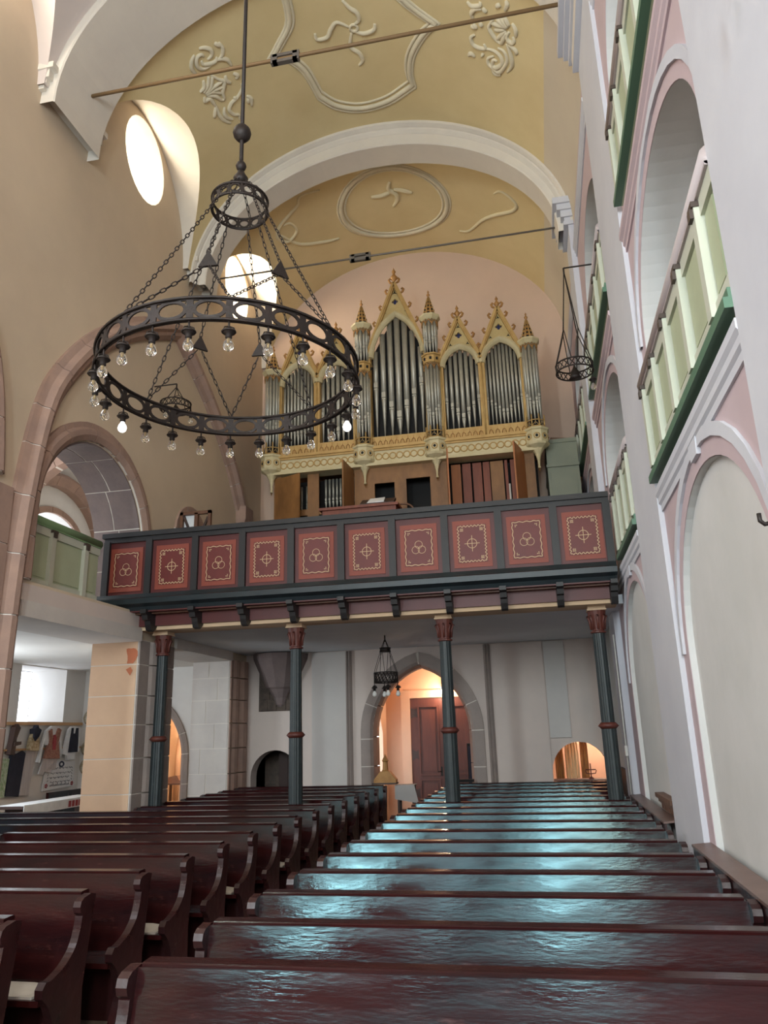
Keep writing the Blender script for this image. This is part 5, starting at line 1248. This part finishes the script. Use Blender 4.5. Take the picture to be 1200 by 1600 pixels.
def wall_arm(t, p0, p1): MB().tube([p0, p1], 0.012, 6).obj('wall_arm', 'iron', t)
small_chandelier('small two-tier chandelier under the gallery near the porch arch', (-2.83, 14.0), 0.22, 3.76, 2.98, (0.10, 3.49), 4, 0.17)
wall_arm(small_chandelier('wrought iron ring lamp beside the arcade wall pilaster', (0.84, 10.2), 0.26, 8.62, 6.95, None, 1, 0.12, True), (0.84, 10.2, 8.62), (1.75, 10.2, 8.62))
wall_arm(small_chandelier('wrought iron ring lamp hanging by the pointed stone arch', (-6.05, 11.5), 0.27, 8.2, 7.75, None, 3, 0.12, True), (-6.05, 11.5, 8.2), (-6.49, 11.5, 8.2))

# ================================================================== SIDE AISLE DISPLAY
W = AX+0.02
tag(MB().box(AX, AX+0.05, 13.4, 16.25, 2.36, 2.42).obj('wall_batten', 'wood_light'), 'pale wooden batten on the aisle wall under the window', 'batten')
tag(MB().box(AX, AX+0.05, 13.4, 16.25, 1.86, 1.90).obj('wall_batten', 'wood_light'), 'lower wooden batten behind the hanging costumes', 'batten')
def cloth(pts, th=0.03, name='garment', mt='cloth_white', parent=None, x=W, folds=0.012):
    """outline (y,z) extruded off the wall with a bulging front"""
    b = MB(); b.plate(pts, [], lambda u, v, t_: (x+t_+(folds*sin(u*60) if t_ > 0 else 0), u, v), 0, th); return b.obj(name, mt, parent)
t = thing('folk_costume', 'white blouse with tan embroidered waistcoat hanging below the window', 'costume', (W, 15.0, 2.2))
cloth([(14.62, 1.62), (14.70, 1.60), (14.78, 2.05), (14.83, 1.95), (15.28, 1.95), (15.33, 2.05), (15.40, 1.70), (15.46, 1.72), (15.34, 2.28), (15.2, 2.34), (15.0, 2.34), (14.82, 2.24)], 0.05, 'blouse', 'cloth_white', t, W+0.055)
cloth([(14.85, 1.68), (15.32, 1.66), (15.26, 2.0), (15.30, 2.26), (15.2, 2.30), (15.12, 2.12), (15.02, 2.12), (14.98, 2.28), (14.9, 2.24), (14.94, 2.0)], 0.08, 'waistcoat', 'cloth_tan', t, W+0.055)
cloth([(15.05, 1.85), (15.11, 1.85), (15.13, 2.1), (15.08, 2.16), (15.03, 2.1)], 0.1, 'tie', 'embroidery_red', t, W+0.055)
cloth([(14.72, 1.38), (14.86, 1.35), (14.92, 1.42), (15.1, 1.38), (15.15, 1.45), (15.28, 1.44), (15.3, 1.68), (14.86, 1.70)], 0.04, 'apron', 'cloth_stripe', t, W+0.055)
t = thing('folk_costume', 'white shirt with dark navy waistcoat hanging near the corner', 'costume', (W, 15.7, 2.2))
cloth([(15.48, 1.75), (15.62, 1.72), (15.66, 1.62), (15.92, 1.62), (15.96, 1.8), (16.06, 1.78), (16.04, 2.28), (15.9, 2.33), (15.72, 2.33), (15.62, 2.26)], 0.05, 'shirt', 'cloth_white', t, W+0.055)
cloth([(15.66, 1.78), (15.96, 1.78), (15.98, 2.02), (15.93, 2.30), (15.87, 2.30), (15.85, 2.18), (15.77, 2.18), (15.75, 2.30), (15.70, 2.30), (15.67, 2.0)], 0.08, 'waistcoat', 'cloth_navy', t, W+0.055)
t = thing('folk_costume', 'cream flowered waistcoat with dark collar hanging by the window sill', 'costume', (W, 14.4, 2.2))
cloth([(14.28, 1.86), (14.60, 1.84), (14.62, 2.0), (14.56, 2.2), (14.36, 2.2), (14.3, 2.04)], 0.07, 'waistcoat', 'cloth_cream', t, W+0.055)
cloth([(14.36, 2.12), (14.44, 2.04), (14.55, 2.14), (14.58, 2.26), (14.5, 2.3), (14.46, 2.36), (14.42, 2.3), (14.34, 2.28)], 0.1, 'collar', 'cloth_navy', t, W+0.055)
tag(cloth([(13.82, 1.02), (14.22, 0.98), (14.30, 1.8), (14.22, 1.86), (14.05, 1.80), (13.86, 1.82)], 0.05, 'navy_skirt', 'cloth_navy'), 'dark navy pleated skirt hanging beside the striped towel', 'skirt')
tag(cloth([(14.24, 1.0), (14.52, 0.98), (14.60, 1.84), (14.32, 1.86)], 0.05, 'striped_towel', 'cloth_stripe'), 'long pale striped towel hanging on the aisle wall', 'towel')
tag(cloth([(13.3, 1.0), (13.78, 1.0), (13.82, 1.72), (13.3, 1.74)], 0.05, 'green_hanging', 'green_cloth'), 'pale green patterned hanging at the edge of the stone pier', 'hanging')
t = thing('wall_carving', 'dark carved wooden figure hanging on the aisle wall', 'carving', (W, 13.85, 2.1))
cloth([(13.72, 1.8), (13.86, 1.78), (13.90, 2.1), (13.96, 2.3), (13.9, 2.38), (13.82, 2.32), (13.78, 2.05)], 0.12, 'figure', 'dark_wood', t)
cloth([(13.80, 1.95), (13.97, 1.98), (13.98, 2.04), (13.8, 2.02)], 0.16, 'arm_rest', 'dark_wood', t)
t = thing('embroidered_cloth', 'white wall cloth embroidered with lines of script and red flowers', 'wall cloth', (W, 15.4, 1.2))
MB().hexa([(W, 14.98, 1.02), (W+0.02, 14.98, 1.02), (W+0.02, 16.1, 1.06), (W, 16.1, 1.06), (W, 15.05, 1.62), (W+0.02, 15.05, 1.62), (W+0.02, 16.08, 1.60), (W, 16.08, 1.60)]).obj('linen', 'cloth_white', t)
b = MB()
for r, z in enumerate((1.46, 1.36, 1.27, 1.18)):
    y = 15.2+0.03*(r % 2)
    while y < 15.92:
        l = random.uniform(0.08, 0.16); b.tube([(W+0.022, y+l*i/8, z+0.012*sin(i*2.4)+0.012*sin(i*1.1)) for i in range(9)], 0.0045, 4); y += l+0.03
b.obj('script', 'embroidery', t)
b = MB(); b.lathe([(0.0, 0), (0.09, 0)], 14) if False else None
for k in range(14): b.tube([(W+0.022, 15.22+k*0.05, 1.10), (W+0.022, 15.245+k*0.05, 1.13+0.015*(k % 3)), (W+0.022, 15.255+k*0.05, 1.10)], 0.005, 4)
for sgn, y in ((1, 15.12), (-1, 16.0)):
    for k in range(5): b.tube([(W+0.022, y, 1.2+k*0.06), (W+0.022, y+sgn*0.03, 1.23+k*0.06)], 0.006, 4)
b.tube([(W+0.022, 15.58+0.075*cos(q*pi/6), 1.54+0.05*sin(q*pi/6)) for q in range(12)], 0.02, 5, True)
b.obj('stitched_border', 'embroidery', t)
b = MB()
for y in (15.1, 16.02):
    for q in range(5): b.tube([(W+0.02, y+0.03*cos(q*1.26), 1.12+0.03*sin(q*1.26)), (W+0.03, y+0.032*cos(q*1.26), 1.12+0.032*sin(q*1.26))], 0.018, 6)
b.obj('stitched_rose', 'embroidery_red', t)
for i, (z, lab) in enumerate(((2.52, 'highest ceramic plate hung in the aisle corner'), (1.85, 'middle ceramic plate hung in the aisle corner'), (1.45, 'lowest ceramic plate hung in the aisle corner'))):
    b = MB(); b.lathe([(0.0, 0.01), (0.09, 0.012), (0.13, 0.025), (0.17, 0.045), (0.172, 0.05), (0.13, 0.03), (0.0, 0.02)], 20)
    o = tag(b.obj('wall_plate', 'plate_ceramic'), lab, 'plate', 'ceramic plates on the aisle wall'); o.location = (AX+0.25, 16.26, z); o.rotation_euler = (pi/2, 0, 0)
# benches in the aisle, one covered with a white cloth
t = thing('aisle_bench', 'low bench covered by a white embroidered cloth in the aisle', 'bench', (-9.2, 13.6, 0))
MB().box(-9.45, -9.0, 12.4, 14.8, 0.90, 0.95).obj('seat', 'dark_wood', t)
for y in (12.5, 14.6): MB().box(-9.42, -9.03, y, y+0.06, 0, 0.9).obj('leg', 'dark_wood', t)
b = MB(); b.box(-9.47, -8.98, 12.4, 14.75, 0.951, 0.965); b.box(-8.985, -8.975, 12.4, 14.75, 0.80, 0.96); tag(b.obj('bench_cloth', 'cloth_white'), 'white cloth with red stitched edge laid over the aisle bench', 'cloth')
b = MB()
for k in range(9): b.box(-8.975, -8.969, 13.7+k*0.11, 13.78+k*0.11, 0.82, 0.93)
b.obj('stitched_edge', 'embroidery_red', bpy.data.objects['bench_cloth'])
t = thing('aisle_pew', 'brown bench standing under the embroidered wall cloth', 'bench', (-9.6, 15.2, 0))
MB().box(-10.3, -9.0, 14.9, 16.1, 0.44, 0.5).obj('seat', 'pew', t); MB().box(-10.3, -10.24, 14.9, 16.1, 0.5, 1.0).obj('backrest', 'pew', t)
for y in (14.9, 16.04): MB().box(-10.3, -9.0, y, y+0.06, 0, 0.46).obj('bench_end', 'pew_end', t)
b = MB(); b.lathe([(0.02, 0.0), (0.2, 0.02), (0.24, 0.12), (0.2, 0.26), (0.1, 0.34), (0.0, 0.36)], 16, (-9.6, 14.9, 0.505)); tag(b.obj('black_hat', 'black'), 'rounded black hat resting on the aisle bench', 'hat')
# things seen through the aisle arch
t = thing('side_room_table', 'small brown table in the orange side room', 'table', (-8.7, 17.8, 0))
MB().box(-9.2, -8.25, 17.4, 18.2, 0.96, 1.0).obj('tabletop', 'brown_wood', t)
for x, y in ((-9.15, 17.45), (-8.3, 17.45), (-9.15, 18.1), (-8.3, 18.1)): MB().box(x, x+0.05, y, y+0.05, 0, 0.96).obj('leg', 'brown_wood', t)
t = thing('candlestick', 'thin dark candlestick on the side room table', 'candlestick', (-8.4, 17.7, 1.0))
MB().lathe([(0.1, 0.0), (0.09, 0.02), (0.02, 0.06), (0.015, 0.25), (0.03, 0.28), (0.015, 0.3), (0.012, 0.5)], 12, (-8.4, 17.7, 1.0)).obj('stem', 'dark_wood', t)
MB().lathe([(0.012, 0.0), (0.1, 0.02), (0.1, 0.03), (0.012, 0.03)], 12, (-8.4, 17.7, 1.2)).obj('drip_tray', 'dark_wood', t)
tag(MB().hexa([(-9.0, 17.5, 1.0), (-8.55, 17.5, 1.0), (-8.55, 17.9, 1.0), (-9.0, 17.9, 1.0), (-8.95, 17.55, 1.12), (-8.7, 17.55, 1.16), (-8.7, 17.85, 1.16), (-8.95, 17.85, 1.12)]).obj('open_book', 'brown_wood'), 'open brown book on the side room table', 'book')

# ================================================================== UNDER THE GALLERY
t = thing('offering_box', 'gold-brown gabled box with a pointed finial on the last pew', 'box', (-3.3, 15.95, 1.02))
MB().plate([(-3.52, 1.02), (-3.06, 1.02), (-3.06, 1.08), (-3.2, 1.24), (-3.38, 1.24), (-3.52, 1.08)], [], mapY(15.85, 1), 0, 0.2).obj('body', 'gold_dark', t)
MB().lathe([(0.09, 0), (0.06, 0.05), (0.05, 0.2), (0.07, 0.22), (0.0, 0.36)], 8, (-3.29, 15.95, 1.22), False).obj('finial', 'gold_dark', t)
MB().box(-3.55, -3.05, 15.82, 16.08, 0.99, 1.02).obj('base', 'dark_wood', t)
t = thing('side_table', 'small table with a white cloth beside the porch door', 'table', (-2.85, 16.1, 0))
MB().box(-3.08, -2.72, 15.95, 16.25, 0.93, 0.96).obj('tabletop', 'brown_wood', t)
for x, y in ((-3.06, 15.97), (-2.76, 15.97), (-3.06, 16.2), (-2.76, 16.2)): MB().box(x, x+0.04, y, y+0.04, 0, 0.93).obj('leg', 'dark_wood', t)
b = MB(); b.box(-3.1, -2.7, 15.93, 16.27, 0.961, 0.97)
b.hexa([(-3.1, 15.92, 0.70), (-2.62, 15.92, 0.62), (-2.62, 15.935, 0.62), (-3.1, 15.935, 0.70), (-3.1, 15.92, 0.965), (-2.7, 15.92, 0.965), (-2.7, 15.935, 0.965), (-3.1, 15.935, 0.965)])
tag(b.obj('table_cloth', 'cloth_grey'), 'grey white cloth draped over the small porch table', 'tablecloth')
t = thing('black_cabinet', 'tall black box standing inside the porch beside the door', 'cabinet', (-1.5, 17.4, 0))
MB().box(-1.72, -1.3, 17.2, 17.6, 0, 1.72).obj('body', 'black', t); MB().box(-1.7, -1.32, 17.18, 17.2, 0.1, 1.66).obj('door', 'cloth_navy', t)
tag(MB().box(-1.9, -1.5, 15.95, 16.1, 1.0, 1.05).obj('hymn_book_pile', 'black'), 'black book lying on the last pew below the porch arch', 'book')
# robes in the lit recess
for i, (x0, x1, mt, lab) in enumerate(((0.14, 0.32, 'cloth_robe', 'brown striped robe hanging in the lit recess'), (0.36, 0.64, 'cloth_robe_pale', 'pale gold robe hanging in the middle of the lit recess'), (0.68, 0.84, 'cloth_robe', 'dark brown robe hanging next to the pale gold one'))):
    b = MB(); rows = []
    for j in range(9):
        v = j/8; z = 0.5+1.5*v; s = 1-0.35*max(0, v-0.7)/0.3
        rows.append([((x0+x1)/2+(q/16-0.5)*(x1-x0)*s, 17.6+0.05*sin(q*1.7+i)+0.01*sin(v*9), z) for q in range(17)])
    b.grid(rows); rows2 = [[(x, y+0.06, z) for x, y, z in r] for r in rows]; b.grid(rows2)
    tag(b.obj('hanging_robe', mt), lab, 'robe', 'robes in the lit recess')
tag(MB().tube([(-0.25, 17.63, 2.05), (1.85, 17.63, 2.05)], 0.02, 8).obj('clothes_rail', 'dark_wood'), 'dark rail carrying the robes in the lit recess', 'rail')
t = thing('candelabrum', 'small brown candelabrum on the sill of the lit recess', 'candelabrum', (0.85, 16.9, 1.0))
b = MB(); b.lathe([(0.06, 0), (0.05, 0.02), (0.012, 0.05), (0.012, 0.3)], 10, (0.82, 16.6, 0.98))
for s in (-1, 1): b.tube([(0.82, 16.6, 1.08), (0.82+s*0.09, 16.6, 1.09), (0.82+s*0.11, 16.6, 1.15)], 0.01, 5)
b.tube([(0.72, 16.6, 1.16), (0.92, 16.6, 1.16)], 0.012, 5)
b.obj('branch', 'col_red', t)
MB().box(0.08, 1.16, 16.45, 16.9, 0.92, 0.98).obj('sill_board', 'dark_wood', t)
# spotlight bracket at the very top of the near pilaster
t = thing('wall_spotlight', 'dark wall bracket lamp high on the near pilaster', 'lamp', (1.05, 3.1, 5.6))
MB().tube([(1.25, 3.02, 5.62), (0.98, 3.02, 5.62), (0.96, 3.02, 5.5)], 0.014, 6).obj('arm', 'iron', t)
MB().lathe([(0.05, 0.0), (0.03, 0.08), (0.012, 0.1)], 10, (0.96, 3.02, 5.42)).obj('shade', 'iron', t)
t = thing('wall_hook', 'small black iron hook on the near arcade pilaster', 'hook', (1.25, 4.06, 2.95))
MB().box(1.235, 1.25, 4.02, 4.08, 2.90, 3.02).obj('plate', 'iron', t)
MB().tube([(1.24, 4.05, 2.98), (1.19, 4.05, 2.97), (1.17, 4.05, 2.99), (1.17, 4.05, 3.03)], 0.012, 6).obj('peg', 'iron', t)
